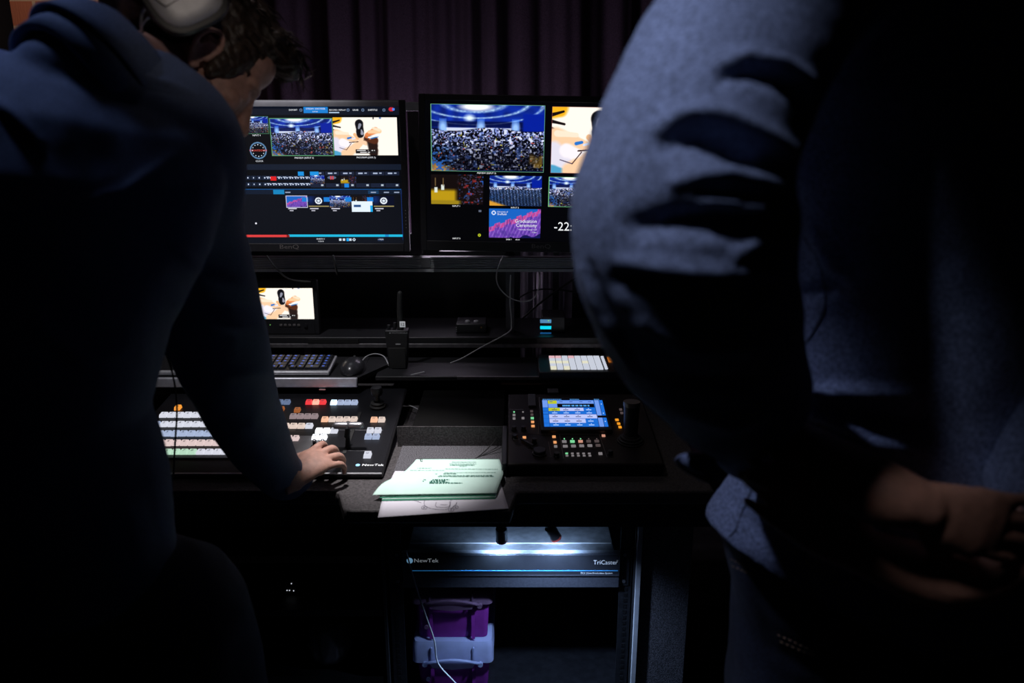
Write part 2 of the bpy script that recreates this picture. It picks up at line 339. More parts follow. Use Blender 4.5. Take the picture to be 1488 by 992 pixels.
def signing(u, v, seed):
    c = np.zeros((len(u),3)); c[:] = (1.0,0.965,0.92); ns = vnoise(u, v, 26, 16, 2)-0.5
    def e(cx, cy, rx, ry, col, rot=0.0, soft=4):
        nonlocal c
        du = (u-cx)*1.72; dv = v-cy; a = du*math.cos(rot)+dv*math.sin(rot); b = -du*math.sin(rot)+dv*math.cos(rot)
        c = blend(c, np.clip((1-np.hypot(a/rx, b/ry)+ns*0.10)*soft,0,1), col)
    def seg(x0, y0, x1, y1, w0, w1, col, soft=3.5):
        nonlocal c
        ax, ay, bx, by = x0*1.72, y0, x1*1.72, y1; du = u*1.72; t = np.clip(((du-ax)*(bx-ax)+(v-ay)*(by-ay))/((bx-ax)**2+(by-ay)**2),0,1)
        d = np.hypot(du-ax-t*(bx-ax), v-ay-t*(by-ay))/(w0+(w1-w0)*t); c = blend(c, np.clip((1-d+ns*0.12)*soft,0,1), col)
    seg(-0.05,0.02,0.06,0.02,0.20,0.16,(0.95,0.70,0.12)); seg(0,0.12,0.10,0.07,0.03,0.02,(0.08,0.05,0.05)); seg(0,0.22,0.11,0.26,0.03,0.02,(0.08,0.05,0.05)); seg(-0.02,0.33,0.06,0.37,0.05,0.02,(0.08,0.05,0.05))
    seg(0.04,0.45,0.34,0.60,0.17,0.07,(0.97,0.80,0.64)); seg(0.05,0.40,0.22,0.42,0.06,0.04,(1,0.90,0.80)); seg(0.02,0.70,0.10,0.80,0.20,0.17,(0.88,0.86,0.92)); seg(-0.02,0.95,0.12,1.0,0.10,0.07,(0.30,0.62,0.78))
    seg(0.14,0.66,0.24,0.72,0.13,0.10,(0.97,0.94,0.96)); seg(0.18,0.98,0.40,0.70,0.17,0.10,(0.97,0.80,0.64)); seg(0.08,0.80,0.19,0.86,0.009,0.010,(0.35,0.3,0.4)); seg(0.19,0.86,0.27,0.68,0.010,0.010,(0.3,0.2,0.2)); seg(0.24,0.66,0.38,0.64,0.014,0.012,(0.25,0.15,0.12))
    seg(0.22,0.55,0.27,0.53,0.03,0.025,(0.15,0.45,0.8)); seg(0.29,0.57,0.33,0.55,0.02,0.02,(0.85,0.9,1)); seg(0.33,0.45,0.38,0.56,0.05,0.04,(0.93,0.72,0.52))
    seg(0.41,0.16,0.42,0.44,0.12,0.11,(0.05,0.05,0.07),6); seg(0.42,0.19,0.40,0.28,0.05,0.03,(0.55,0.56,0.62)); seg(0.44,0.33,0.45,0.42,0.02,0.05,(0.6,0.6,0.66)); seg(0.44,0.62,0.50,0.68,0.10,0.07,(0.96,0.80,0.66))
    seg(0.60,0.66,0.62,0.92,0.16,0.15,(0.14,0.08,0.06)); seg(0.52,0.55,0.64,0.60,0.10,0.12,(0.32,0.16,0.09)); seg(0.52,0.46,0.66,0.34,0.06,0.10,(0.88,0.52,0.30)); seg(0.56,0.38,0.72,0.36,0.05,0.07,(1,0.80,0.62)); seg(0.50,0.50,0.57,0.55,0.035,0.04,(0.80,0.44,0.24)); seg(0.62,0.28,0.72,0.33,0.03,0.05,(1,0.88,0.76))
    seg(0.55,0.53,0.73,0.46,0.028,0.022,(0.93,0.97,1)); seg(0.58,0.56,0.70,0.51,0.012,0.012,(0.1,0.5,0.8)); seg(0.47,0.60,0.55,0.55,0.010,0.012,(0.15,0.12,0.12))
    c = blend(c, np.clip((u-0.70+0.06*(v-0.5))*30,0,1)*np.clip((v-0.50)*9,0,1), (1,0.965,0.92))
    c = blend(c, band(u,0.62,0.645,0.005)*band(v,-1,0.05,0.01), (0.15,0.15,0.2)); c = blend(c, band(u,0.72,0.76,0.005)*band(v,-1,0.04,0.01), (0.4,0.5,0.7))
    c = blend(c, band(u,0.33,0.66,0.005)*band(v,0.84,0.96,0.01), (0.12,0.1,0.1)); c = blend(c, band(u,0.35,0.64,0.005)*band(v,0.86,0.89,0.01)*(vnoise(u,v,60,2,4)>0.4), (1,1,1))
    return blend(c, band(u,0.40,0.58,0.005)*band(v,0.91,0.94,0.01)*(vnoise(u,v,60,2,7)>0.4), (1,1,1))
def graduation(u, v, seed):
    n = vnoise(u, v, 40, 10, seed); c = np.zeros((len(u),3)); c[:] = (0.10,0.38,0.75)
    roof = 0.62-0.62*u+0.03*np.sign(np.sin(u*30))
    m = (v > roof).astype(float); c = blend(c, m, (0.42,0.25,0.68)); c = blend(c, m*((v-roof)<0.16), (0.75,0.28,0.58))
    st = np.modf((u*1.0+v*0.25)*14)[0]; c = blend(c, m*(st<0.3)*0.5, (0.65,0.5,0.85)); c = blend(c, m*np.clip((n-0.5)*3,0,1)*0.5, (0.22,0.15,0.5))
    c = blend(c, band(v, 1.02-0.22*np.clip(u-0.35,0,1)-0.05*np.sin(u*20), 2)*(u>0.4), (0.08,0.08,0.32)); return c
def shield(u, v, seed):
    c = np.zeros((len(u),3)); c[:] = (0.02,0.04,0.13); c = blend(c, np.clip(1-np.hypot((u-0.1)/0.3,(v-0.3)/0.6),0,1)*0.5, (0.1,0.3,0.7))
    d = np.hypot((u-0.5)*1.75, (v-0.42)); c = blend(c, (d<0.30)*1.0, (0.9,0.93,0.97)); c = blend(c, (d<0.19)*(v<0.6)*1.0, (0.05,0.08,0.2)); c = blend(c, (d<0.12)*1.0, (0.85,0.9,0.95))
    return blend(c, (np.abs(v-0.9)<0.05)*(np.abs(u-0.5)<0.5)*1.0, (0.6,0.55,0.35))
# ================================================================== SETTING
FL = 0.04
struct('floor', MB().bx(-3,3,-1.2,3.3,FL-0.05,FL), mat('dark_floor', (0.03,0.028,0.03), 0.7, nscale=20, nvar=0.3))
struct('wall_back', MB().bx(-3,3,3.1,3.2,FL,3.2), mat('dark_wall', (0.02,0.018,0.022), 0.9))
struct('wall_right', MB().bx(2.9,3,-1.2,3.1,FL,3.2), MATS['dark_wall'])
struct('wall_left', MB().bx(-3,-2.9,-1.2,3.1,FL,3.2), MATS['dark_wall'])
struct('ceiling', MB().bx(-3,3,-1.2,3.2,3.2,3.25), MATS['dark_wall'])
# brick pier
def brickmat():
    m = bpy.data.materials.new('brick'); m.use_nodes = True; nt = m.node_tree; b = nt.nodes['Principled BSDF']; b.inputs['Roughness'].default_value = 0.85
    tc = nt.nodes.new('ShaderNodeTexCoord'); mp = nt.nodes.new('ShaderNodeMapping'); mp.inputs['Rotation'].default_value = (R(90),0,0)
    mp.inputs['Location'].default_value = (0.225-0.068, 0.0, 0.0)
    mp.inputs['Scale'].default_value = (1,1,1)
    bt = nt.nodes.new('ShaderNodeTexBrick'); nt.links.new(tc.outputs['Object'], mp.inputs[0]); nt.links.new(mp.outputs[0], bt.inputs[0])
    bt.inputs['Color1'].default_value = (0.30,0.10,0.055,1); bt.inputs['Color2'].default_value = (0.24,0.075,0.045,1); bt.inputs['Mortar'].default_value = (0.36,0.27,0.19,1)
    bt.inputs['Scale'].default_value = 1.0; bt.inputs['Brick Width'].default_value = 0.225; bt.inputs['Row Height'].default_value = 0.075; bt.inputs['Mortar Size'].default_value = 0.005
    n = nt.nodes.new('ShaderNodeTexNoise'); n.inputs['Scale'].default_value = 120
    bp = nt.nodes.new('ShaderNodeBump'); bp.inputs['Strength'].default_value = 0.4; bp.inputs['Distance'].default_value = 0.003
    nt.links.new(n.outputs[0], bp.inputs['Height']); nt.links.new(bp.outputs[0], b.inputs['Normal'])
    nt.links.new(bt.outputs['Color'], b.inputs['Base Color']); return m
bl = P(20, 40, 2.45); br = P(250, 40, 2.45)
mb = MB(); mb.bx(-0.0, br.x-bl.x, 0, 0.25, FL-bl.z, 3.2-bl.z)
o = struct('wall_brick', mb, brickmat()); o.location = bl; MW[o.name] = Matrix.Translation(bl)
# curtain
def curtain():
    mb = MB(); x0, x1, z0, z1 = -1.05, 1.9, FL+0.02, 3.1; nx, nz = 700, 14; vs = []
    rs = random.Random(4); ph = [rs.random()*6 for _ in range(5)]
    for j in range(nz+1):
        z = z0+(z1-z0)*j/nz
        for i in range(nx+1):
            x = x0+(x1-x0)*i/nx; q = x+0.03*math.sin(x*5+ph[0])+0.008*math.sin(z*3+x*4)
            s = math.sin(q*50+1.5*math.sin(q*13+ph[1])); y = 2.86+0.03*s*abs(s)**0.3*(0.8+0.2*math.sin(q*9+ph[2]))+0.012*math.sin(q*23+ph[3])+0.005*math.sin(q*121)
            vs.append((x,y,z))
    fs = [(j*(nx+1)+i, j*(nx+1)+i+1, (j+1)*(nx+1)+i+1, (j+1)*(nx+1)+i) for j in range(nz) for i in range(nx)]
    mb.add(vs, fs)
    o = mb.build('curtain', mat('purple_black_drape', (0.075,0.045,0.075), 0.95, nscale=300, nvar=0.3, bump=0.3), smooth=True, fix=False)
    s = o.modifiers.new('s','SOLIDIFY'); s.thickness = 0.003
    tag(o, 'dark purple pleated curtain hanging behind the two large monitors', 'curtain')
curtain()
# ================================================================== DESK
ZD = 0.757
YF = PZ(600, 714, ZD).y           # front of the ledge
YB = 2.16
XL, XR = -1.25, P(1040, 700, YF).x
def X(px, Y, z): return PZ(px, 0, z).x if False else (px-744)/F*((Vector((0,Y,z))-CAM).dot(FW))
desk = thing('production_desk', 'black mobile production desk carrying the switcher, papers and monitors, with a padded front ledge', 'desk', (0, YF, FL))
Yp = PZ(520, 741, ZD).y
xa, xb_, xc = X(488,YF,ZD), X(503,Yp,ZD), X(742,Yp,ZD)
poly = [(XL,YB),(XL,YF),(xa-0.02,YF),(xa,YF-0.003)]
for k in range(1, 9):
    a = k/9; e = a*a*(3-2*a); poly.append((xa+(xb_-xa)*a, YF+(Yp-YF)*e))
poly += [(xb_+0.01,Yp),(xc,Yp),(xc+0.012,YF-0.004),(xc+0.02,YF),(XR,YF),(XR,YB)]
MB().prism(poly, ZD-0.03, ZD).build('desktop', DSK, desk, world=True, bevel=0.006)
Yr = PZ(660, 648, ZD).y
zr = P(660, 619, Yr).z
mb = MB(); mb.bx(X(600,Yr,ZD), X(733,Yr,ZD), Yr, YB-0.2, ZD, zr); mb.build('raised_step', mat('step_shade',(0.004,0.004,0.004),0.95, spec=0.1), desk, world=True, bevel=0.003)  # step coloured near black to carry the shade of the gap there
MB().bx(X(578,Yr,ZD), X(736,Yr,ZD), Yr-0.003, Yr, ZD, zr).build('step_front', DSK, desk, world=True)
mb = MB(); mb.bx(X(585,Yr,ZD), X(736,Yr,ZD), YF+0.04, Yr, ZD, ZD+0.002); mb.build('carpet_inlay', CARP, desk, world=True)
za = P(744, 766, YF+0.01).z
MB().bx(XL, XR, YF+0.012, YF+0.032, za, ZD-0.03).build('front_apron', mat('apron_black', (0.010,0.010,0.011), 0.7), desk, world=True)
MB().bx(XL, XR, YB-0.03, YB, FL, ZD-0.03).build('back_panel', BLK, desk, world=True)
MB().bx(XL, XL+0.03, YF+0.032, YB-0.03, FL, ZD-0.03).build('side_panel', BLK, desk, world=True)
# carpeted right side panel of the desk
xs0 = X(934, 1.58, 0.6)
MB().bx(xs0, XR-0.01, 1.588, 1.62, FL, ZD-0.03).build('carpeted_panel', CARP, desk, world=True, bevel=0.002)
mb = MB()
xe = X(926, 1.58, 0.6)
mb.bx(xe, xs0-0.001, 1.572, 1.60, FL, ZD-0.035); mb.build('metal_edge', mat('pale_edge',(0.5,0.52,0.56),0.45,0.2), desk, world=True, bevel=0.001)
# ------------------------------------------------------------------ rack
YK = 1.585
rack = thing('equipment_rack', 'black nineteen inch equipment rack under the desk between cabinet and carpeted panel', 'rack', (X(744,YK,0.5), YK, FL))
xl, xr = X(586, YK, 0.5), X(899, YK, 0.5)
for sx, x0, x1 in ((-1, xl-0.035, xl-0.002), (1, xr+0.002, xr+0.032)):
    for yy in (YK+0.002, YK+0.5):
        mb = MB(); mb.bx(x0, x1, yy, yy+0.003, FL+0.05, ZD-0.04)
        mb.bx(x0 if sx<0 else x1-0.003, x0+0.003 if sx<0 else x1, yy, yy+0.03, FL+0.05, ZD-0.04)
        rl = mb.build('rail', STEEL, rack, world=True, bevel=0.0008)
        if yy < YK+0.1:
            hb = MB()
            for k in range(40):
                z = 0.10+k*0.0148
                if not (0.48 < z < 0.60): hb.bx((x0+x1)/2-0.004, (x0+x1)/2+0.004, yy-0.0012, yy+0.0005, z, z+0.008)
            hb.build('square_holes', mat('hole_edge', (0.004,0.004,0.005), 0.5), rl, world=True)
MB().bx(xl-0.036, xr+0.034, YK+0.01, YK+0.5, FL+0.10, FL+0.125).build('rack_shelf', STEEL, rack, world=True, bevel=0.001)
MB().bx(xl-0.036, xr+0.034, YK, YK+0.5, FL, FL+0.05).build('rack_base', STEEL, rack, world=True, bevel=0.001)
for x_ in (xr+0.033, xl-0.048): MB().bx(x_, x_+0.008, YK-0.005, YK+0.5, FL, ZD-0.04).build('side_wall', mat('rack_side', (0.03,0.03,0.034), 0.5, 0.3), rack, world=True, bevel=0.001)
# rack mounted production computer
zt, zb = P(744, 798, YK).z, P(744, 850, YK).z
tc_ = thing('rack_video_computer', 'wide black rack unit with blue accent line and white lettering, lit from above', 'rack unit', ((xl+xr)/2, YK, zb))
W = xr-xl; H = zt-zb
MB().bx(-W/2+0.012, W/2-0.012, 0, 0.42, 0.001, H-0.003).build('chassis', STEEL, tc_, bevel=0.0015)
PAN = mat('anodised_panel', (0.06,0.065,0.08), 0.5, 0.3, nscale=200, nvar=0.15, bump=0.1)
mb = MB(); mb.bx(-W/2, W/2, -0.010, 0, 0, H*0.33); mb.bx(-W/2, W/2, -0.014, 0, H*0.34, H-0.001)
fp = mb.build('front_panel', PAN, tc_, bevel=0.0015)
MB().bx(-W/2+0.012, W/2-0.004, -0.0148, -0.0138, H*0.42, H*0.94).build('dark_inlay', mat('inlay', (0.018,0.020,0.026), 0.45), fp)
MB().bx(-W/2+0.02, W/2-0.004, -0.0152, -0.014, H*0.50, H*0.522).build('accent_line', mat('blue_line', (0.03,0.22,0.5), 0.4, emis=(0.02,0.16,0.4), es=0.35), fp)
LOGO = mat('glowing_print', (0.85,0.88,0.9), 0.5, emis=(0.8,0.9,1), es=0.16)  # print given a slight glow in place of lamplight on it
for nm_, tx_, sz_, ps_, al_, wd_ in (('maker_lettering','NewTek',0.0135,(-W/2+0.027,-0.0155,H*0.79),'LEFT',1.15),('product_lettering','TriCaster',0.0150,(W/2-0.060,-0.0155,H*0.74),'LEFT',0.92),
        ('subtitle_lettering','TC1 | Live Production System',0.0062,(W/2-0.016,-0.0155,H*0.445),'RIGHT',0.95),('trademark_sign','TM',0.003,(W/2-0.0065,-0.0155,H*0.79),'CENTER',1)):
    mb = MB(); addtext(mb, tx_, sz_, ps_, rot=FACE, align=al_, wide=wd_); mb.build(nm_, LOGO, fp, fix=False)
mb = MB(); mb.cyl((-W/2+0.018,-0.0158,H*0.79), 0.0068, 0.001, axis='y'); mb.build('round_logo', mat('logo_blue', (0.3,0.6,0.9), 0.5, emis=(0.3,0.65,1), es=0.3), fp)
mb = MB(); mb.tube([(-W/2+0.0165,-0.0162,H*0.79-0.005),(-W/2+0.0165,-0.0162,H*0.79+0.003),(-W/2+0.020,-0.0162,H*0.79+0.004)], 0.0008, n=6)
mb.build('logo_stroke', LOGO, fp)
MB().box((0, 0.03, H-0.0015), (W-0.03, 0.0012, 0.002)).build('lid_seam', ALU, tc_)
for sx in (-1, 1): MB().box((sx*(W/2+0.012), 0.0, H/2), (0.022, 0.003, H)).build('mounting_ear', STEEL, tc_, bevel=0.0006)
for sx in (-1, 1):
    for zz in (0.012, H-0.012): MB().cyl((sx*(W/2+0.012), -0.004, zz), 0.004, 0.003, axis='y', n=12).build('rack_screw', ALU, tc_)
# gooseneck rack lamps: two short necks whose heads shine down on the unit
for i, (px, py, px2, py2, lb) in enumerate(((728,762,729,788,'short black gooseneck lamp with red tip hanging straight over the rack unit'), (792,762,808,784,'short black gooseneck lamp with red tip angled right over the rack unit'))):
    a = P(px, py-8, YK-0.035); b = P(px2, py2-3, YK-0.022)
    g = thing('gooseneck_lamp', lb, 'lamp', a, group='gooseneck rack lamps')
    mb = MB(); top = Vector((a.x, YF+0.03, ZD-0.032))
    mb.tube([top, a+Vector((0,-0.003,0.01)), a.lerp(b,0.75)], [0.005,0.0065,0.0085], n=16); mb.build('neck', RUB, g, world=True, smooth=True)
    d = (b-a).normalized()
    mb = MB(); mb.tube([a.lerp(b,0.45), b], 0.0125, n=20, caps=False); mb.build('head', BLK, g, world=True, smooth='auto')
    mb = MB(); mb.tube([b-d*0.0035, b+d*0.001], 0.013, n=20, caps=False); mb.build('red_tip', mat('red_tip', (0.30,0.04,0.03), 0.45), g, world=True, smooth='auto')
    lamp('gooseneck_light', 'SPOT', tuple(b+d*0.006+Vector((0,0.004,0))), tuple(b+Vector((0.0,0.05,-0.06))), 8.0, (0.45,0.68,1.0), 0.006, 155, 0.6)
lamp('rack_fill', 'SPOT', (X(800,1.47,0.6), 1.465, 0.655), (X(805,1.47,0.3), 1.53, 0.1), 9.0, (0.45,0.62,1.0), 0.01, 120, 1.0)  # unseen fill spot added under the desk edge for boxes and side panel
# ------------------------------------------------------------------ storage boxes
def tub(cx, y0, z0, w, d, h, lidh, cb, cl, label):
    t = thing('storage_box', label, 'box', (cx, y0, z0), group='plastic storage boxes in the rack')
    mb = MB(); hb = h-lidh
    def rr(w_, d_, r): 
        p = []
        for sx, sy, a0 in ((1,-1,-90),(1,1,0),(-1,1,90),(-1,-1,180)):
            for k in range(5):
                a = R(a0+k*22.5); p.append((sx*(w_/2-r)+r*math.cos(a), d/2+sy*(d_/2-r)+r*math.sin(a)))
        return p
    rings = [(0.94,0), (0.945,0.004), (1.0,hb*0.9), (1.03,hb*0.9), (1.03,hb)]
    vs = []; fs = []
    for s_, z in rings: vs += [(x,y,z) for x, y in rr(w*s_-0.008, d*s_-0.008, 0.012)]
    n = 20
    for j in range(len(rings)-1): fs += [(j*n+i, j*n+(i+1)%n, (j+1)*n+(i+1)%n, (j+1)*n+i) for i in range(n)]
    fs.append(tuple(range(n))[::-1]); mb.add(vs, fs)
    for sx in (-1, 1): mb.bx(sx*w*0.27-0.004, sx*w*0.27+0.004, -0.001, 0.003, 0.004, hb*0.9)
    b = mb.build('tub', cb, t, smooth='auto'); s = b.modifiers.new('s','SOLIDIFY'); s.thickness = 0.002
    mb = MB(); vs = []; fs = []
    rings = [(1.06,hb-lidh*0.15),(1.08,hb-lidh*0.1),(1.07,hb+lidh*0.75),(1.03,h-0.001),(0.95,h)]
    for s_, z in rings: vs += [(x,y,z) for x, y in rr(w*s_-0.004, d*s_-0.006, 0.014)]
    for j in range(len(rings)-1): fs += [(j*n+i, j*n+(i+1)%n, (j+1)*n+(i+1)%n, (j+1)*n+i) for i in range(n)]
    fs.append(tuple(range((len(rings)-1)*n, len(rings)*n))); mb.add(vs, fs)
    for sx in (-1, 1): mb.bx(sx*w*0.27-0.002, sx*w*0.27+0.002, -0.012, -0.006, hb-lidh*0.1, hb+lidh*0.75)
    l = mb.build('lid', cl, t, smooth='auto'); s = l.modifiers.new('s','SOLIDIFY'); s.thickness = 0.0018
    mb = MB(); zc = hb-lidh*0.12
    pts = [(-w*0.36,-0.010,zc), (-w*0.30,-0.020,zc+0.010), (-w*0.15,-0.024,zc+0.018), (0,-0.025,zc+0.021), (w*0.15,-0.024,zc+0.018), (w*0.30,-0.020,zc+0.010), (w*0.36,-0.010,zc)]
    mb.tube(pts, 0.0035, n=10)
    mb.add([(-w*0.30,-0.018,zc+0.008),(-w*0.15,-0.022,zc+0.016),(0,-0.023,zc+0.019),(w*0.15,-0.022,zc+0.016),(w*0.30,-0.018,zc+0.008),(w*0.26,-0.018,zc-0.006),(0,-0.019,zc-0.010),(-w*0.26,-0.018,zc-0.006)], [(0,1,2,6,7),(2,3,4,5,6)])
    hd = mb.build('handle', cl, t, smooth='auto')
    for sx in (-1, 1): MB().cyl((sx*w*0.36,-0.016,zc), 0.006, 0.010, axis='y', n=16).build('hinge_pin', cl, hd)
    MB().cyl((-w*0.33,-0.004,hb*0.35), 0.005, 0.004, axis='y', n=14).build('rivet', cl, b)
    return t
PUR = mat('purple_plastic', (0.34,0.05,0.40), 0.25, trans=0.35, alpha=0.92)
CLR = mat('clear_plastic', (0.50,0.56,0.82), 0.28, trans=0.25, alpha=0.72)
CLRG = mat('smoky_plastic', (0.20,0.12,0.19), 0.3, trans=0.3, alpha=0.8)
YT = YK+0.03; cx = X(657, YT, 0.35)
z_top = P(657, 852, YT).z; z_mid = P(657, 930, YT).z
wt = X(714,YT,0.35)-X(601,YT,0.35)
tub(cx, YT, z_mid, wt, 0.30, z_top-z_mid, (z_top-z_mid)*0.26, PUR, CLRG, 'purple storage box with smoky lid, upper of the pair')
tub(cx, YT, FL+0.125, wt, 0.30, z_mid-FL-0.126, 0.05, PUR, CLR, 'purple storage box with pale clear lid, lower of the pair')
# thin cable hanging in front of the rack
mb = MB(); mb.tube([P(x,y,Y) for x,y,Y in ((590,800,1.50),(604,850,1.5),(619,895,1.50),(631,930,1.50),(636,962,1.50),(655,985,1.49),(680,1010,1.49))], 0.0017, n=8, sub=8)
tag(mb.build('hanging_cable', CABG, smooth=True), 'thin grey cable dangling in front of the purple boxes', 'cable')
# things lying in the bay on the left of the rack
bay = thing('bay_shelf', 'dark wooden shelf board in the cabinet bay left of the rack', 'shelf', (X(400,1.62,0.5), 1.62, P(400,808,1.62).z))
zz = P(400,808,1.62).z
MB().bx(XL+0.035, xl-0.06, 1.62, 2.05, zz-0.018, zz).build('board', mat('brown_board', (0.10,0.06,0.035), 0.6, nscale=8, nvar=0.4, stretch=(1,12,12)), bay, world=True)
sw = thing('network_switch', 'small black box with tiny white status lights in the dark bay', 'network switch', (X(420,1.70,0.4), 1.70, P(420,864,1.70).z))
MB().bx(-0.10,0.10,0,0.14,0,0.04).build('case', BLK, sw, bevel=0.002)
for dx, dz in ((-0.006,0.013),(0.0,0.013),(0.010,0.012),(0.006,0.032)): MB().box((dx,-0.001,dz),(0.0022,0.002,0.0018)).build('status_light', glow('led_white',(0.85,0.9,1),0.7), sw)
lw = MB(); zz2 = P(420,866,1.62).z
lw.bx(XL+0.03, xl-0.06, 1.64, 2.05, P(420,864,1.70).z-0.019, P(420,864,1.70).z-0.0005); tag(lw.build('lower_shelf', BLK), 'black lower shelf board under the small box with status lights', 'shelf')
bg = thing('plastic_bag', 'crumpled grey bag slumped in the dark cabinet bay', 'bag', P(478,962,1.60))
mb = MB(); a = P(478,930,1.66); mb.ell(a, (0.055,0.05,0.06), nu=40, nv=26); bm_ = remesh(mb, 0.004, 2); wrinkle(bm_, 0.004, 70, 3)
place_mesh('bag_body', bm_, mat('grey_bag', (0.08,0.07,0.08), 0.4), bg)
mb = MB(); z0 = a.z-0.055; mb.bx(XL+0.03, xl-0.06, 1.60, 2.05, z0-0.02, z0); tag(mb.build('bottom_shelf', BLK), 'black bottom shelf board under the crumpled grey bag', 'shelf')
# ================================================================== SHELVES AND BARS BEHIND THE DESK
YS = 2.13
zs1 = P(744, 490, YS).z; zs0 = P(744, 503, YS).z
up = thing('riser_shelf', 'dark narrow shelf under the monitors carrying the small screen and radio gear', 'shelf', (0, YS, zs1))
MB().bx(XL, X(1000,YS,zs1), YS, YS+0.22, zs0+0.006, zs1).build('board', BLK, up, world=True, bevel=0.002)
MB().bx(XL, X(1000,YS,zs1), YS-0.003, YS+0.01, zs0-0.004, zs0+0.008).build('front_lip', DALU, up, world=True, bevel=0.001)
for a, b in ((447,521),(704,780)):
    MB().bx(X(a,YS,zs1), X(b,YS,zs1), YS-0.004, YS+0.002, zs0+0.010, zs1-0.004).build('slot', mat('void', (0.003,0.003,0.003), 0.9), up, world=True)
for px in (440, 795, 865):
    MB().bx(X(px,YS,.85), X(px,YS,.85)+0.02, YS+0.02, YS+0.045, 0.815, zs0-0.004).build('bracket', DALU, up, world=True)
# equipment shelf (keyboard level)
YQ = 1.955
zq = P(744, 547, YQ).z
eq = thing('equipment_shelf', 'black equipment shelf holding keyboard tray and pad grid above the desk step', 'shelf', (0, YQ, zq))
MB().bx(X(545,YQ,zq), X(1010,YQ,zq), YQ, YB-0.035, zq-0.012, zq).build('board', BLK, eq, world=True, bevel=0.002)
MB().bx(X(664,YQ,zq), X(1000,YQ,zq), YQ-0.004, YQ+0.004, zq-0.008, zq+0.001).build('front_edge', DALU, eq, world=True, bevel=0.001)
MB().bx(X(728,YQ,zq), X(930,YQ,zq), YQ+0.0, YQ+0.01, zq-0.022, zq-0.014).build('brown_strip', mat('brown_strip', (0.12,0.06,0.04), 0.6), eq, world=True)
MB().bx(X(600,YQ,zq), X(1010,YQ,zq), YQ+0.09, YQ+0.10, ZD, zq-0.012).build('riser', mat('void2', (0.006,0.006,0.007), 0.8), eq, world=True)
# aluminium bar below monitors
YA = 2.15
b1, b0 = P(744, 374, YA).z, P(744, 395, YA).z
xr2 = X(985, YA, b1)
bar = thing('mounting_bar', 'ribbed aluminium rail running across below the two large monitors', 'rail', (0, YA, b0))
mb = MB(); hh = (b1-b0)
mb.bx(XL, X(834,YA,b1), YA+0.006, YA+0.03, b0, b1)
for k in range(5): mb.bx(XL, X(834,YA,b1), YA+0.001, YA+0.008, b0+hh*(0.30+0.145*k), b0+hh*(0.30+0.145*k)+hh*0.07)
mb.bx(XL, X(834,YA,b1), YA, YA+0.012, b0, b0+hh*0.2)
mb.build('extrusion', mat('rail_alu',(0.42,0.42,0.44),0.5,0.3), bar, world=True)
MB().bx(X(611,YA,b1), X(625,YA,b1), YA-0.001, YA+0.004, b0+hh*0.3, b1).build('bracket', ALU, bar, world=True, bevel=0.0005)
for px in (300, 741, 960):
    MB().bx(X(px,YA,b1)-0.012, X(px,YA,b1)+0.012, YA+0.03, YA+0.055, zs1, 1.50).build('upright', mat('upright_grey',(0.07,0.065,0.075),0.5,0.3), bar, world=True)
c1, c0 = P(600, 148, YA+0.03).z, P(600, 161, YA+0.03).z
top = thing('upper_rail', 'silver horizontal rail showing in the gap between the two large monitors', 'rail', (0, YA+0.06, c0))
MB().bx(XL, 0.35, YA+0.06, YA+0.09, c0, c1).build('extrusion', mat('pale_alu', (0.55,0.55,0.6), 0.45, 0.2), top, world=True, bevel=0.001)
MB().bx(X(592,YA,1.3), X(608,YA,1.3), YA+0.055, YA+0.058, b1+0.0, c0-0.002).build('grey_tape', mat('panel_grey', (0.05,0.045,0.05), 0.8), top, world=True)
# ------------------------------------------------------------------ wall of dark panel with pale pipes behind shelf
pp = thing('rear_frame', 'dark frame behind the shelf with pale vertical cloth showing through its opening', 'frame', (X(800,2.38,1.0), 2.38, zs1))
MB().bx(X(640,2.40,1), X(756,2.40,1), 2.38, 2.40, FL, 1.10).build('left_board', BLK, pp, world=True)
MB().bx(X(803,2.38,1), X(812,2.38,1), 2.37, 2.39, FL, 1.10).build('upright', BLK, pp, world=True)
MB().bx(X(832,2.38,1), X(1000,2.38,1), 2.38, 2.40, FL, 1.10).build('right_board', BLK, pp, world=True)
mb = MB(); xx0, xx1 = X(700,2.46,1.0), X(900,2.46,1.0); vs = []; n = 60
for j in range(2):
    for i in range(n+1): vs.append((xx0+(xx1-xx0)*i/n, 2.46+0.012*math.sin(i*0.9)+0.006*math.sin(i*2.3), (0.4, 1.12)[j]))
mb.add(vs, [(i,i+1,n+2+i,n+1+i) for i in range(n)])
pc = mb.build('pale_cloth', mat('grey_cloth', (0.40,0.36,0.42), 0.9), pp, world=True, smooth=True); pc.modifiers.new('s','SOLIDIFY').thickness = 0.002
MB().bx(XL, X(640,2.40,1), 2.40, 2.42, FL, 1.15).build('back_board', BLK, pp, world=True)
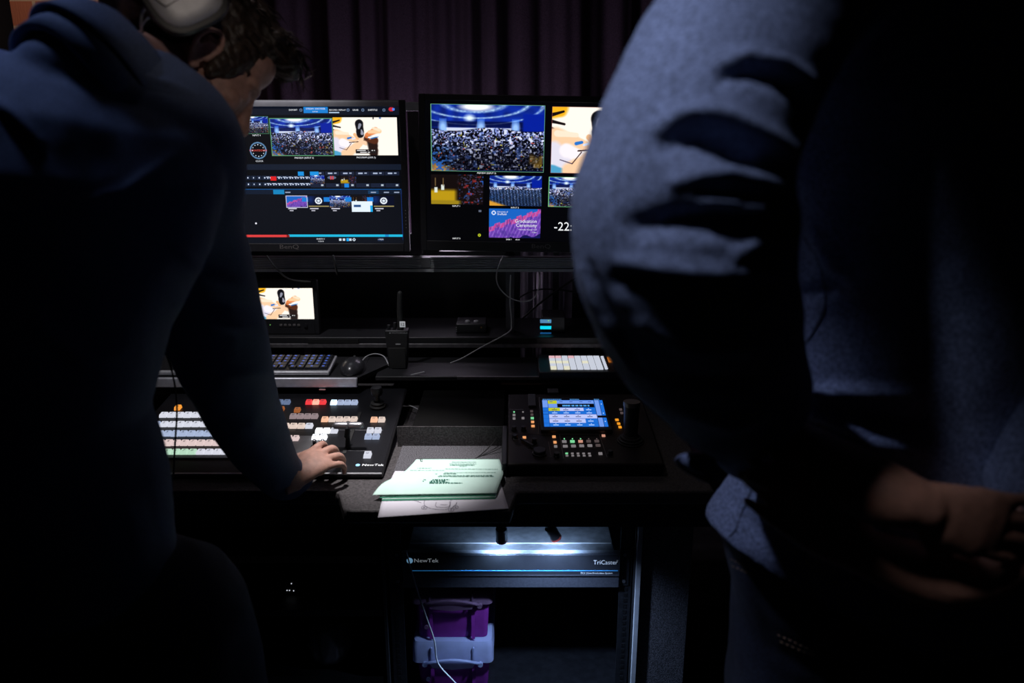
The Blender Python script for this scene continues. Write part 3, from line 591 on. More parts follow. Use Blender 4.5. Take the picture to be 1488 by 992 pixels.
# ================================================================== BIG MONITORS
YM = 2.10
def monitor(label, px, cv, rot, draw_text, topcol):
    """px: outer and screen bounds in the picture; cv: canvas"""
    ox0, oy0, ox1, oy1 = px
    c = P((cv.x0+cv.x1)/2, (cv.y0+cv.y1)/2, YM)
    k = (Vector((0,YM,c.z))-CAM).dot(FW)/F
    tlt = 0
    W = (cv.x1-cv.x0)*k; H = P(0,cv.y0,YM).z-P(0,cv.y1,YM).z
    kz = H/(cv.y1-cv.y0)
    m = thing('large_monitor', label, 'monitor', c, (0, R(rot), 0), group='large monitors above the desk')
    bl_, br_, bt, bb = (cv.x0-ox0)*k, (ox1-cv.x1)*k, (cv.y0-oy0)*kz, (oy1-cv.y1)*kz
    mb = MB(); mb.bx(-W/2-bl_+0.006, W/2+br_-0.006, 0.012, 0.045, -H/2-bb+0.006, H/2+bt-0.006); mb.bx(-W/4, W/4, 0.04, 0.065, -H/4, H/4)
    mb.build('housing', BLKG, m, bevel=0.006)
    mb = MB()
    mb.bx(-W/2-bl_, -W/2, -0.004, 0.014, -H/2-bb, H/2+bt); mb.bx(W/2, W/2+br_, -0.004, 0.014, -H/2-bb, H/2+bt)
    mb.bx(-W/2, W/2, -0.004, 0.014, -H/2-bb, -H/2)
    if not topcol: mb.bx(-W/2, W/2, -0.004, 0.014, H/2, H/2+bt)
    bz = mb.build('bezel', mat('bezel', (0.012,0.011,0.014), 0.55), m, bevel=0.0015)
    if topcol:
        mb = MB(); mb.add(*_bar(W, H, bt)); mb.build('top_bezel', mat('highlit_bezel', (0.34,0.33,0.36), 0.38, 0.3), m, smooth='auto')  # top bezel coloured pale for the lamp highlight along it
    sc = link('screen', cv.mesh(W, H), m)
    def pos(x, y): return ((x-(cv.x0+cv.x1)/2)*k, -0.0006, -(y-(cv.y0+cv.y1)/2)*kz)
    draw_text(sc, pos, k)
    mb = MB(); addtext(mb, 'BenQ', 0.016, (pos(413 if cv.x0 < 400 else 789, 0)[0], -0.0046, -H/2-bb*0.42), rot=FACE, wide=1.4)
    mb.build('maker_name', mat('grey_print', (0.16,0.14,0.14), 0.5), bz, fix=False)
    for i in range(6): MB().cyl((W/2+br_*0.5, -0.0048, -H*0.25-i*0.009), 0.0010, 0.001, axis='y', n=8).build('touch_mark', mat('mark', (0.35,0.35,0.38), 0.5), bz)
    MB().bx(-0.05, 0.05, 0.045, 0.0497, -0.05, 0.05).build('wall_plate', STEEL, m)
    return m, pos, k
def _bar(W, H, bt):
    prof = [(0.014,H/2),( -0.004,H/2),(-0.0045,H/2+bt*0.55),(-0.003,H/2+bt*0.85),(0.002,H/2+bt),(0.014,H/2+bt)]
    vs = [(-W/2,y,z) for y,z in prof]+[(W/2,y,z) for y,z in prof]; n = len(prof)
    return vs, [tuple(range(n)), tuple(range(n,2*n))[::-1]]+[(i,n+i,n+(i+1)%n,(i+1)%n) for i in range(n)]
# --- left monitor picture (interface)
c1_ = Canvas(231, 157, 583.5, 355.5, 2.0, (0.035,0.045,0.075))
D0 = (0.008,0.010,0.02)
c1_.rect(231,157,584,170,(0.05,0.07,0.12)); c1_.rect(231,169,584,238,D0); c1_.rect(448,158,482,166,(0.10,0.48,0.80)); c1_.rect(484,165,498,166,(0.7,0.8,0.9))
c1_.disc(572.5,161,4,(0.75,0.15,0.2),3); c1_.disc(575.5,161,2,(0.3,0.5,0.9))
for x in (444,511,532,562): c1_.ring(x,162,1.6,0.35,(0.5,0.6,0.75))
for x0, x1 in ((258,297),(299,337),(338,355.5),(357,396)): c1_.picture(x0,171,x1,195,hall,int(x0)); c1_.frame(x0,171,x1,195,(0.28,0.5,0.35),0.4)
c1_.picture(398,173.5,487.5,226,hall,2); c1_.frame(398,173.5,487.5,226.5,(0.35,0.6,0.42),0.5)
c1_.picture(488.5,172.5,579.5,225.5,signing,1)
c1_.rect(231,239,584,247,(0.07,0.10,0.16)); c1_.rect(231,247,584,276,(0.012,0.016,0.03))
for y in (256,265.5):
    for x in np.arange(352, 450, 8.1): c1_.rect(x-3.6,y-0.5,x+3.6,y+5,(0.09,0.13,0.21)); c1_.rect(x-0.7,y+1.2,x+0.7,y+3,(0.85,0.9,1))
    for x in np.arange(389, 449, 8.1): c1_.rect(x-2.4,y+0.6,x+2.4,y+1.6,(0.8,0.85,0.95)); c1_.rect(x-0.8,y+2.4,x+0.8,y+3.9,(0.8,0.85,0.95))
c1_.rect(393,256.5,401,262,(0.85,0.12,0.12)); c1_.rect(433.5,249.5,441.5,255,(0.10,0.55,0.85)); c1_.rect(451,249.5,463,255,(0.10,0.55,0.85))
for x in (451,473,495,517,538.5,560):
    c1_.rect(x,249.5,x+20,254.5,(0.09,0.12,0.2)); c1_.rect(x,266.5,x+20,272,(0.09,0.12,0.2)); c1_.rect(x+15,268,x+18,270,(0.7,0.75,0.8)); c1_.rect(x+4,251,x+10,252.5,(0.65,0.7,0.8)); c1_.rect(x+13,251,x+16,252,(0.65,0.7,0.8))
c1_.rect(451,249.5,463,255,(0.10,0.55,0.85)); c1_.picture(451,255,471,267,hall,12); c1_.picture(495,256,517,266,stage,5); c1_.rect(500,267,506,272,(0.1,0.5,0.85))
c1_.disc(482,258,6.5,(0.35,0.4,0.5),2.3); c1_.rect(480,256,481.2,260.5,(0.9,0.2,0.2)); c1_.rect(483,256,484.2,260.5,(0.9,0.2,0.2))
c1_.rect(231,274.6,582,275.4,(0.10,0.45,0.80)); c1_.rect(231,276,584,282,(0.06,0.10,0.17)); c1_.rect(395.5,276,411,282,(0.08,0.50,0.72)); c1_.rect(534,277,549,281.5,(0.08,0.22,0.36))
for x, a in ((557,1),(572,1),(413,1),(538,1)): c1_.rect(x,278.6,x+7,280,(0.6,0.65,0.75))
pics = [graduation, shield, hall, stage, shield]
for i, x in enumerate((413.5,445.5,477,509,541)):
    c1_.picture(x,285,x+30,301.5,pics[i],3+i); c1_.rect(x+23,287,x+33,293,(0.1,0.48,0.82)) if i < 4 else None
    c1_.rect(x+2,303,x+14,304.2,(0.8,0.8,0.85)); c1_.rect(x+4,306,x+9,307,(0.7,0.7,0.75))
c1_.rect(509,293,539,308,(0.88,0.93,0.98)); c1_.rect(536,299,539,308,(0.1,0.65,0.9)); c1_.rect(512,298,522,301,(0.15,0.3,0.5))
c1_.frame(413,284.5,444,302,(0.75,0.75,0.85),0.7)
c1_.rect(231,342.8,413,346,(0.85,0.24,0.24)); c1_.rect(413,342.5,582,345.8,(0.12,0.70,0.85)); c1_.rect(556,342.5,561,345.8,(0.1,0.5,0.75)); c1_.rect(410,342.8,414,346,(0.5,0.1,0.1))
c1_.rect(231,347,583,355.5,(0.04,0.055,0.09))
for x, cc in ((489,(0.8,0.85,0.9)),(494.5,(0.8,0.85,0.9)),(504,(0.8,0.85,0.9))): c1_.rect(x-1.5,348.5,x+1.5,351.5,cc)
c1_.rect(498.5,348,501.5,352,(0.1,0.65,0.95)); c1_.ring(509.5,350,1.6,0.5,(0.8,0.85,0.9)); c1_.rect(545,347.5,553,352,(0.1,0.16,0.28))
c1_.rect(581.6,276,582.4,350,(0.08,0.22,0.5)); c1_.disc(366,325.5,1.3,(0.95,0.95,1))
c1_.ring(378.5,219,11.2,0.9,(0.35,0.5,0.65))
for k in range(12):
    a = k*math.pi/6; c1_.disc(378.5+8.4*math.cos(a), 219+8.4*math.sin(a), 0.75, (0.85,0.9,0.95))
def t1(sc, pos, k):
    r_ = MB()
    for s, x, y, h in (('EXPORT',433,162,2.9),('STREAM / ENCODER',465,160.3,2.7),('0:19:14',464,164.3,2.2),('RECORD / REPLAY',496,162,2.6),('GRAB',521.5,162,2.9),('SUBTITLE',546,162,2.9),
                       ('INPUT 4',378,197.5,2.9),('INPUT 3',341,197.5,2.9),('CLOCK',379,234.2,2.9),('PREVIEW (INPUT 3)',444,229.6,2.9),('PROGRAM (DDR 2)',533.5,229,2.9),(':11',347,219.3,9),('00:08:02:11',460,349,2.4),('12:38:18',460,352.6,2.2),('+ PGM',549,349.8,2.6)):
        g = MB(); addtext(g, s, h*k*1.12, pos(x, y), rot=FACE); g.build('caption_text', glow('text_white', (0.85,0.88,0.95), 1.0), sc, fix=False)
    addtext(r_, 'COUNTDOWN', 3.0*k*1.2, pos(378.5,219), rot=FACE); r_.build('clock_text', glow('text_red', (0.9,0.1,0.08), 0.9), sc, fix=False)
monitor('large black monitor on the left showing the switching software interface', (222,148,592,368), c1_, 0.0, t1, True)
# --- right monitor picture (multiview)
c2_ = Canvas(619, 151, 974, 354, 2.0, (0.008,0.008,0.016))
c2_.picture(627,156,789.5,250,hall,1); c2_.frame(627,155.6,789.7,250.6,(0.4,0.65,0.5),0.5)
c2_.picture(800,157,962,250.5,signing,1); c2_.frame(799.6,156.6,962,251,(0.5,0.25,0.25),0.4)
c2_.picture(626.5,256,702,299,stage,2); c2_.picture(712,256.5,787.5,300,seats,3); c2_.picture(798,257,873,300.5,hall,4); c2_.picture(884,257,960,300.5,stage,5)
c2_.frame(798,256.6,873,300.8,(0.45,0.75,0.5),0.5)
c2_.picture(711.5,305,787,348,graduation,1)
c2_.disc(697,345,2.2,(0.7,0.75,0.15)); c2_.rect(695.8,307.5,699.5,310,(0.35,0.38,0.45)); c2_.rect(785,157.5,788.5,160.5,(0.4,0.5,0.7))
c2_.disc(697,345,0.9,(0.05,0.05,0.05))
c2_.disc(718,311,3.2,(0.85,0.9,0.98)); c2_.disc(718,311,2,(0.2,0.45,0.8))
def t2(sc, pos, k):
    for s, x, y, h, al in (('PREVIEW (INPUT 3)',707,253,2.9,'CENTER'),('INPUT 1',663,302,2.9,'CENTER'),('INPUT 2',749,303,2.9,'CENTER'),('INPUT 5',663,350.6,2.9,'CENTER'),('DDR 1',741,351,2.7,'CENTER'),('-02:04',753.5,351,2.4,'CENTER'),
                           ('-22:05',807,330.5,16,'LEFT'),('Graduation',782,323,6.4,'RIGHT'),('Ceremony',782,329.3,6.4,'RIGHT'),('Wednesday 18 January 2017',782,335.6,2.1,'RIGHT'),('2:15pm',782,339.5,2.2,'RIGHT'),('University of',723,309.4,2.7,'LEFT'),('Sheffield',723,313,3.7,'LEFT')):
        g = MB(); addtext(g, s, h*k*1.12, pos(x, y), rot=FACE, align=al); g.build('caption_text', glow('text_white2', (0.95,0.97,1), 0.95), sc, fix=False)
monitor('large black monitor on the right showing the hall multiview picture grid', (610,142,984,369), c2_, 0.9, t2, False)
# small monitor
cs = Canvas(377.5, 418.5, 455.5, 463.5, 3.0)
cs.picture(377,418,456,464,signing,1)
Ysm = 2.16
c = P(416.5,441,Ysm); k = (Vector((0,Ysm,c.z))-CAM).dot(FW)/F; W = 78*k; H = P(0,418.5,Ysm).z-P(0,463.5,Ysm).z
sm = thing('small_monitor', 'small black field monitor with a bright picture standing on the narrow shelf', 'monitor', (c.x, Ysm, zs1))
hz = c.z-zs1
mb = MB(); mb.bx(-0.075-0.0, 0.075+0.01, 0.004, 0.03, 0.004, hz+H/2+0.020); mb.build('housing', BLK, sm, bevel=0.003)
mb = MB(); x0, x1 = -0.077, 0.087
mb.bx(x0,-W/2,-0.002,0.006,0.002,hz+H/2+0.022); mb.bx(W/2,x1,-0.002,0.006,0.002,hz+H/2+0.022); mb.bx(-W/2,W/2,-0.002,0.006,0.002,hz-H/2); mb.bx(-W/2,W/2,-0.002,0.006,hz+H/2,hz+H/2+0.022)
mb.build('bezel', BLK, sm, bevel=0.0008)
s = link('screen', cs.mesh(W, H), sm); s.location = (0, 0, hz)
for i in range(5): MB().bx(-0.024+i*0.0125, -0.016+i*0.0125, -0.004, 0, hz-H/2-0.020, hz-H/2-0.014).build('button', mat('btn_grey', (0.10,0.09,0.09), 0.5), sm, bevel=0.0006)
MB().cyl((0.050,-0.006,hz-H/2-0.017), 0.005, 0.006, axis='y').build('knob', BLK, sm)
MB().box((-0.050,-0.003,hz-H/2-0.016),(0.0018,0.002,0.0018)).build('power_light', glow('led_green',(0.3,0.8,0.2),0.6), sm)
# small recorder box
Yb = 2.17
a = P(684, 488, Yb); rb = thing('small_recorder', 'small black box with two pale knobs on the narrow shelf beside the loose cable', 'recorder', (a.x, Yb, zs1))
MB().bx(-0.042,0.044,0,0.08,0.0,0.028).build('case', BLK, rb, bevel=0.003)
for dx in (-0.010, 0.015): MB().lathe([(0.007,0),(0.007,0.004),(0.004,0.006)], (dx,0.02,0.028)).build('knob', SILV, rb)
for dz in (0.006,0.012,0.018): MB().box((-0.040,-0.001,dz),(0.002,0.002,0.002)).build('side_contact', SILV, rb)
MB().cyl((0.030,-0.002,0.018),0.002,0.003,axis='y',n=10).build('button', mat('amber_btn',(0.4,0.2,0.05),0.5), rb)
# small device with cyan display
a = P(795, 488, Yb); dv = thing('mini_deck', 'small black unit with two glowing cyan display strips near the sleeve', 'recorder', (a.x, Yb, zs1))
MB().prism([(-0.014,0),(0.050,0),(0.050,0.09),(-0.014,0.09)],0,0.048).build('case', BLK, dv, bevel=0.002)
zz_ = zs1
def dstrip(name, y0, y1, col, es):
    za_, zb_ = P(792,y1,Yb).z-zs1, P(792,y0,Yb).z-zs1
    MB().bx(P(785,y0,Yb).x-a.x, P(801,y0,Yb).x-a.x, -0.0015, 0.001, za_, zb_).build(name, glow(name+'_glow', col, es), dv)
dstrip('picture_display', 464, 469, (0.10,0.30,0.55), 0.8); dstrip('status_display', 473.5, 478, (0.0,0.75,0.95), 0.95); dstrip('lower_display', 483, 486, (0.01,0.10,0.30), 0.8)
MB().box((P(797,466,Yb).x-a.x, -0.002, P(0,465.5,Yb).z-zs1),(0.004,0.001,0.003)).build('green_indicator', glow('g_ind',(0.3,0.8,0.2),0.8), dv)
# cables behind
def cable(name, pts, r, m, label):
    mb = MB(); mb.tube([P(*p) for p in pts], r, n=8, sub=10); return tag(mb.build(name, m, smooth=True), label, 'cable')
cable('looped_cable', [(731,372,2.09),(722,395,2.09),(724,415,2.09),(740,432,2.09),(762,438,2.09),(778,430,2.1),(784,410,2.12),(783,395,2.14)], 0.0016, CABG, 'pale thin cable hanging in a loop below the right monitor')
cable('trailing_cable', [(742,400,2.12),(741,440,2.12),(743,470,2.12),(738,483,2.10),(700,504,2.08),(672,520,2.06),(655,527,2.04)], 0.0017, CABG, 'thin cable crossing the narrow shelf edge diagonally')
cable('thick_cable', [(760,462,2.30),(785,440,2.3),(815,418,2.32),(850,395,2.33)], 0.003, CAB, 'black cable slanting upward behind the cyan display unit')
cable('arched_cable', [(755,432,2.33),(775,422,2.33),(800,420,2.33),(835,424,2.33),(860,430,2.33)], 0.0025, CAB, 'black cable arching across the pale cloth in the frame opening')
cable('monitor_cable', [(388,372,2.095),(400,388,2.10),(420,405,2.12),(450,409,2.14)], 0.0022, CAB, 'black cable drooping below the left monitor towards the small screen')
cable('second_monitor_cable', [(484,372,2.095),(487,385,2.10),(490,398,2.12)], 0.003, CAB, 'short black cable dropping from the left monitor beside the rail')
# radio
Yr2 = 2.02
a = P(579, 556, Yr2); a.z = zq
rd = thing('two_way_radio', 'black two way radio standing upright with a small numbered white sticker', 'radio', a)
def rz(y): return P(579, y, Yr2).z-a.z
def rx(x): return P(x, 500, Yr2).x-a.x
mb = MB(); mb.loft([(Vector((0,0.014,z)), Vector((w_,0,0)), Vector((0,d_,0))) for z, w_, d_ in ((rz(548),0.022,0.014),(rz(520),0.028,0.016),(rz(482),0.029,0.017),(rz(478),0.027,0.015))], n=4)
mb = MB(); mb.add([(-0.024,0,0.0),(0.024,0,0),(0.024,0.03,0),(-0.024,0.03,0),(-0.031,-0.001,rz(480)),(0.031,-0.001,rz(480)),(0.031,0.032,rz(480)),(-0.031,0.032,rz(480))],[(0,3,2,1),(4,5,6,7),(0,1,5,4),(1,2,6,5),(2,3,7,6),(3,0,4,7)])
mb.build('body', BLK, rd, bevel=0.003)
MB().bx(-0.022,0.022,-0.0025,0.0,rz(535),rz(505)).build('speaker_grille', RUB, rd, bevel=0.001)
mb = MB(); mb.tube([(rx(582),0.014,rz(480)),(rx(582),0.014,rz(450)),(rx(583),0.014,rz(428))],[0.0085,0.0078,0.0068],n=14); mb.build('antenna', RUB, rd, smooth=True)
MB().cyl((rx(573.5),0.014,rz(480)),0.0045,0.018).build('knob', BLK, rd, bevel=0.0006)
MB().cyl((rx(565),0.014,rz(480)),0.005,0.012).build('knob', BLK, rd, bevel=0.0006)
st = MB().bx(rx(582),rx(590),-0.002,0.001,rz(475),rz(467)).build('number_sticker', mat('sticker', (0.75,0.75,0.75), 0.6, emis=(0.7,0.75,0.8), es=0.25), rd)  # sticker given a faint glow standing in for light on it
mb = MB(); addtext(mb,'12',0.011,(rx(586),-0.0026,rz(471)),rot=FACE); mb.build('number', BLK, st, fix=False)
mb = MB(); addtext(mb,'MOTOROLA',0.0058,(rx(570),-0.0015,rz(483.5)),rot=FACE,align='LEFT',wide=1.3); mb.build('maker_name', mat('grey_print2',(0.4,0.4,0.42),0.5), rd, fix=False)
MB().box((rx(567.5),-0.0015,rz(483.5)),(0.003,0.001,0.003)).build('maker_mark', MATS['grey_print2'], rd)
MB().bx(rx(575),rx(582),-0.002,0,rz(500.5),rz(499)).build('grille_badge', MATS['grey_print2'], rd)
# ================================================================== KEYBOARD, TRAY, MOUSE, PAD GRID
YT0 = 1.915
tz = P(450, 549, YT0).z
tray = thing('keyboard_tray', 'black sliding keyboard tray with silver front edge', 'tray', (X(380,YT0,tz), YT0, tz))
xt1 = X(520,YT0,tz)
MB().bx(XL+0.02, xt1, YT0+0.006, 2.10, tz-0.010, tz).build('tray_board', BLK, tray, world=True, bevel=0.002)
mb = MB(); fz = P(450,563,YT0).z; mb.bx(XL+0.02, X(519,YT0,tz), YT0-0.002, YT0+0.008, fz, tz); mb.build('front_edge', mat('satin_tray', (0.60,0.60,0.66), 0.36, 0.4, nscale=50, nvar=0.1), tray, world=True, bevel=0.003)
MB().add([(xt1,YT0+0.006,tz-0.014),(xt1+0.06,YT0+0.12,tz-0.014),(xt1+0.06,2.10,tz-0.014),(xt1,2.10,tz-0.014),(xt1,YT0+0.006,tz-0.001),(xt1+0.06,YT0+0.12,tz-0.001),(xt1+0.06,2.10,tz-0.001),(xt1,2.10,tz-0.001)],[(0,3,2,1),(4,5,6,7),(0,1,5,4),(1,2,6,5),(2,3,7,6),(3,0,4,7)]).build('corner_board', BLK, tray, world=True)
MB().bx(X(463,YT0,tz),X(472,YT0,tz),YT0-0.003,YT0,fz-0.006,fz-0.003).build('latch', SILV, tray, world=True)
kz_ = tz+0.008
kf = PZ(450, 540, kz_+0.004); kb = PZ(450, 514.5, kz_+0.018)
kx0, kx1 = X(212,kf.y,kz_), X(478,kf.y,kz_)
kw, kdp = kx1-kx0, kb.y-kf.y
kt = math.atan2(0.012, kdp)
kbd = thing('keyboard', 'silver edged black keyboard with bluish glints coloured onto the keys on the tray', 'keyboard', (kx0, kf.y, tz+0.004), (kt,0,0))
MB().bx(0,kw,0,kdp,-0.003,0.008).build('case', SILV, kbd, bevel=0.003)
MB().bx(0.006,kw-0.005,0.010,kdp-0.004,0.007,0.0095).build('key_well', BLK, kbd)
KM = mat('key_black', (0.02,0.022,0.03), 0.35); KL = mat('key_legend', (0.10,0.22,0.9), 0.4, emis=(0.05,0.12,0.7), es=0.10)
mb = MB(); mb.box((0,0,0.003),(0.0178,0.0165,0.006),taper=0.82)
keyme = mb.mesh('key', KM); mb2 = MB(); mb2.box((0,0,0.003),(0.038,0.0165,0.006),taper=0.88); keyw = mb2.mesh('key', KM)
nk = 0; rs = random.Random(2); lg = MB()
for r_ in range(5):
    yk = 0.021+r_*(kdp-0.036)/4.3
    xk = kw-0.016; i = 0
    while xk > kw-0.39 and nk < 99:
        wide = (r_ == 0 and i in (1, 7, 8)) or (r_ == 1 and i == 5)
        if i == 4: xk -= 0.008
        me = keyw if wide else keyme; ww = 0.040 if wide else 0.0198
        o = link('key', me, kbd); o.location = (xk-(ww-0.0198)/2, yk, 0.009); nk += 1
        if r_ < 5: lg.box((o.location.x-0.002, yk+0.001, 0.0152), (0.006,0.0065,0.0002))
        xk -= ww; i += 1
lg.build('key_glints', KL, kbd)  # blue glints on the keys made as faintly glowing patches
# mouse
a = PZ(508, 546, tz); mo = thing('computer_mouse', 'black glossy computer mouse on the tray right of the keyboard', 'mouse', (a.x, a.y+0.045, tz))
mb = MB(); mb.ell((0,0,0.004), (0.032,0.052,0.030), nu=40, nv=30)
mm = remesh(mb, 0.0025, 2); co, no = arrays(mm); co[:,2] = np.maximum(co[:,2], 0.0); mm.vertices.foreach_set('co', co.astype(np.float32).ravel()); mm.materials.append(mat('mouse_gloss', (0.035,0.035,0.04), 0.25)); link('shell', mm, mo, 0, True)
MB().cyl((-0.002,0.030,0.024),0.008,0.005,axis='x').build('scroll_wheel', RUB, mo)
cable('mouse_cable', [(524,528,2.05),(532,518,2.07),(545,514,2.08),(558,518,2.06),(566,532,2.03),(578,548,1.985),(600,544,1.97),(616,540,1.97)], 0.0016, CABG, 'thin mouse cable arching behind the mouse towards the radio')
# coiled things by the radio: small roll
# pad grid
pz = zq+0.02
f0 = PZ(800,536,pz); f1 = PZ(884,535,pz); bk = PZ(787,517,pz)
pg = thing('pad_grid_controller', 'flat black pad controller with rows of glowing white pads and one orange button', 'controller', (f0.x, f0.y, zq))
gw = f1.x-f0.x; gd = bk.y-f0.y
sk = (bk.x - f0.x)
MB().bx(-0.03, gw+0.045, -0.02, gd+0.02, 0, 0.018).build('case', BLK, pg, bevel=0.002)
PWm = glow('pad_white', (0.80,0.85,0.98), 0.72); PPk = glow('pad_pink', (1.0,0.60,0.66), 0.75); PYw = glow('pad_cream', (0.95,0.92,0.72), 0.8)
cw = (gw-0.012)/8
for i in range(8):
    for j in range(5):
        m_ = PPk if (j == 4 and i in (0,1,3)) else (PYw if (j == 2 and i in (0,1,2,5)) or (j == 0 and i in (0,2)) else PWm)
        y0 = j*gd/5; MB().bx(i*cw+0.0008, (i+1)*cw-0.0012, y0+0.0006, y0+gd/5-0.0006, 0.018, 0.021).build('pad', m_, pg)
for j in range(8): MB().cyl((gw-0.005, (j+0.5)*gd/8, 0.018), 0.0042, 0.003, n=14).build('round_pad', PWm, pg)
MB().bx(gw+0.008, gw+0.020, gd*0.55, gd*0.9, 0.018, 0.021).build('orange_button', glow('pad_orange', (0.9,0.25,0.02), 0.75), pg)
# ================================================================== SWITCHER PANEL
def plane_dev(y_front_px, z_front, tilt):
    d = ray(744, y_front_px); p0 = CAM+d*((z_front-CZ)/d.z); n = Vector((0,-math.sin(tilt),math.cos(tilt)))
    M = Matrix.LocRotScale(Vector((0,p0.y,p0.z)), Euler((tilt,0,0)), None); I = M.inverted()
    def L(x, y, h=0.0):
        dd = ray(x, y); q = p0+n*h; t = (q-CAM).dot(n)/dd.dot(n); v = I @ (CAM+dd*t); return v
    return M, L, p0
TS = R(6)
M_s, LS, p0 = plane_dev(689, ZD+0.012, TS)
fl, fr, bk_ = LS(141,689), LS(556,689), LS(594,564)
sw = thing('video_switcher', 'wide black video switcher panel with rows of lit keys under the left man\'s arm', 'switcher', (0, p0.y, p0.z), (TS,0,0))
x0, x1, yd = fl.x, fr.x, bk_.y
MB().bx(x0, x1, 0, yd, -0.010, 0).build('case', BLK, sw, bevel=0.004)
MB().bx(x0+0.003, x1-0.003, 0.004, yd-0.004, 0, 0.0015).build('top_plate', mat('plate', (0.007,0.007,0.009), 0.4, spec=0.25), sw, bevel=0.0005)
for fx_ in (x0+0.08, (x0+x1)/2, x1-0.06):
    MB().bx(fx_-0.02,fx_+0.02,yd-0.06,yd-0.02,-0.050,-0.010).build('rear_foot', RUB, sw)
MB().bx(x0+0.002,x1-0.002,-0.0005,0.003,-0.001,0.0022).build('front_trim', SILV, sw)
MB().bx(LS(417,0+660).x, LS(455,660).x, LS(430,660).y, LS(430,634).y, 0.0015, 0.0022).build('pale_plate', mat('pale_plate', (0.16,0.16,0.17), 0.5), sw)
def kmat(name, c, es): return glow('key_'+name, c, es)
KW = kmat('white', (0.86,0.88,1.0), 0.78); KB_ = kmat('blue', (0.15,0.42,1.0), 1.1); KBW = kmat('bluewhite', (0.58,0.70,1.0), 0.65); KBB = kmat('hotblue', (0.6,0.8,1.0), 1.9)
KR = kmat('red', (1.0,0.05,0.06), 0.9); KRB = kmat('hotred', (1.0,0.30,0.22), 1.8); KO = kmat('orange', (1.0,0.35,0.04), 1.0); KPK = kmat('pink', (1.0,0.78,0.76), 0.72); KGN = kmat('green', (0.66,1.0,0.76), 0.7)
KWM = kmat('warm', (1.0,0.80,0.70), 0.75); KDP = kmat('dimpink', (0.50,0.38,0.40), 0.55); KDB = kmat('dimblue', (0.25,0.35,0.60), 0.5); KDO = kmat('dimorange', (0.4,0.12,0.03), 0.8); KHW = kmat('hotwhite', (0.92,0.95,1.0), 1.6); KWO = kmat('warmorange', (1.0,0.55,0.35), 0.95)
GLY = mat('key_glyph', (0.05,0.05,0.09), 0.5)
kk = 0
def key(x, y, w_, m_, txt=None, d_=0.016, dash=True):
    """key centred at picture point; w_ in px"""
    global kk
    h = 0.006; p = LS(x, y, 0.006); wd = (LS(x+w_/2,y,h).x-LS(x-w_/2,y,h).x)
    mb = MB(); mb.box((0,0,0.004),(wd*0.95,d_,0.008),taper=0.84)
    if txt or dash:
        mb.cur = 1
        if txt: addtext(mb, txt, 0.0115, (0,0.0,0.0082))
        else: mb.box((0,0.001,0.0081),(wd*0.45,0.0014,0.0003)); mb.box((0,-0.0025,0.0081),(wd*0.35,0.0010,0.0003))
    o = mb.build('key', [m_, GLY], sw, fix=False); o.location = (p.x, p.y, 0.0015); kk += 1
    b = o.modifiers.new('b','BEVEL'); b.width = 0.0012; b.segments = 2; b.limit_method = 'ANGLE'; b.angle_limit = R(50)
rows = [(602,238,11.6,7,KW,1),(615.5,227,11.6,8,KW,1),(629,220,11.6,9,KBW,1),(642.5,221,11.8,10,KPK,2),(656,219,12.1,11,KGN,3)]
for y, xs, pt, n, m_, st_ in rows:
    for i in range(n):
        mm_ = m_
        if y == 629 and i == 0: mm_ = KBB
        if y == 615.5 and i == 0: mm_ = KBW
        if y == 656 and i > 5: mm_ = KW
        key(xs+i*pt, y, pt, mm_, str((st_+i) % 10), d_=0.019)
key(258.5, 591.5, 8.5, KO, None, 0.018)
for i in range(2): key(407+i*10, 583.5, 9.5, KDB)
key(409, 593.5, 8, KDO)
for i in range(3): key(449+i*10, 583.5, 9.8, KRB if i == 1 else KR)
for i in range(4): key(485+i*10, 584, 9.8, KBB if i == 0 else KBW)
key(432, 595, 9, KDO)
for i in range(4): key(426+i*10.4, 604, 10, KDP)
for i in range(5): key(472+i*10.6, 608.5, 10.2, KWO if i == 0 else KWM)
for i in range(2): key(543.5+i*11, 609, 10.5, KWO if i == 0 else KWM)
for i in range(4): key(415+i*11.4, 618, 11, KW if i == 3 else KWM)
for i in range(3): key(463.5+i*11, 625, 10.8, KHW if i < 2 else KW)
for i in range(2): key(458.5+i*11.2, 634.5, 11, KHW)
for i in range(2): key(538+i*11, 624.5, 10.5, KW); key(535+i*11.3, 633.5, 10.8, KBW)
key(534, 660, 11.5, KW, None, 0.020)
for i in range(2): key(420+i*10, 636+0*i, 9, KPK)
# engraved lines and logo
mb = MB()
def gline(x0_, y0_, x1_, y1_, t=0.0006):
    a, b = LS(x0_,y0_), LS(x1_,y1_); a.z = b.z = 0.0018; mb.tube([a,b], t, n=4, sub=1)
gline(430,625,556,626); gline(480,655,540,656); gline(206,618,224,597)
mb.build('engraved_line', mat('line_grey', (0.16,0.16,0.18), 0.5), sw)
mb = MB(); p = LS(526,676.5); addtext(mb, 'NewTek', 0.012, (p.x, p.y, 0.0019), align='LEFT', wide=1.1); mb.build('maker_name', LOGO, sw, fix=False)
p = LS(520,676.5); MB().cyl((p.x,p.y,0.0012),0.0048,0.0008).build('round_logo', MATS['logo_blue'], sw)
p = LS(487,661); MB().cyl((p.x,p.y,0.0012),0.0015,0.001,n=10).build('green_light', glow('led_g',(0.55,0.9,0.1),1.0), sw)
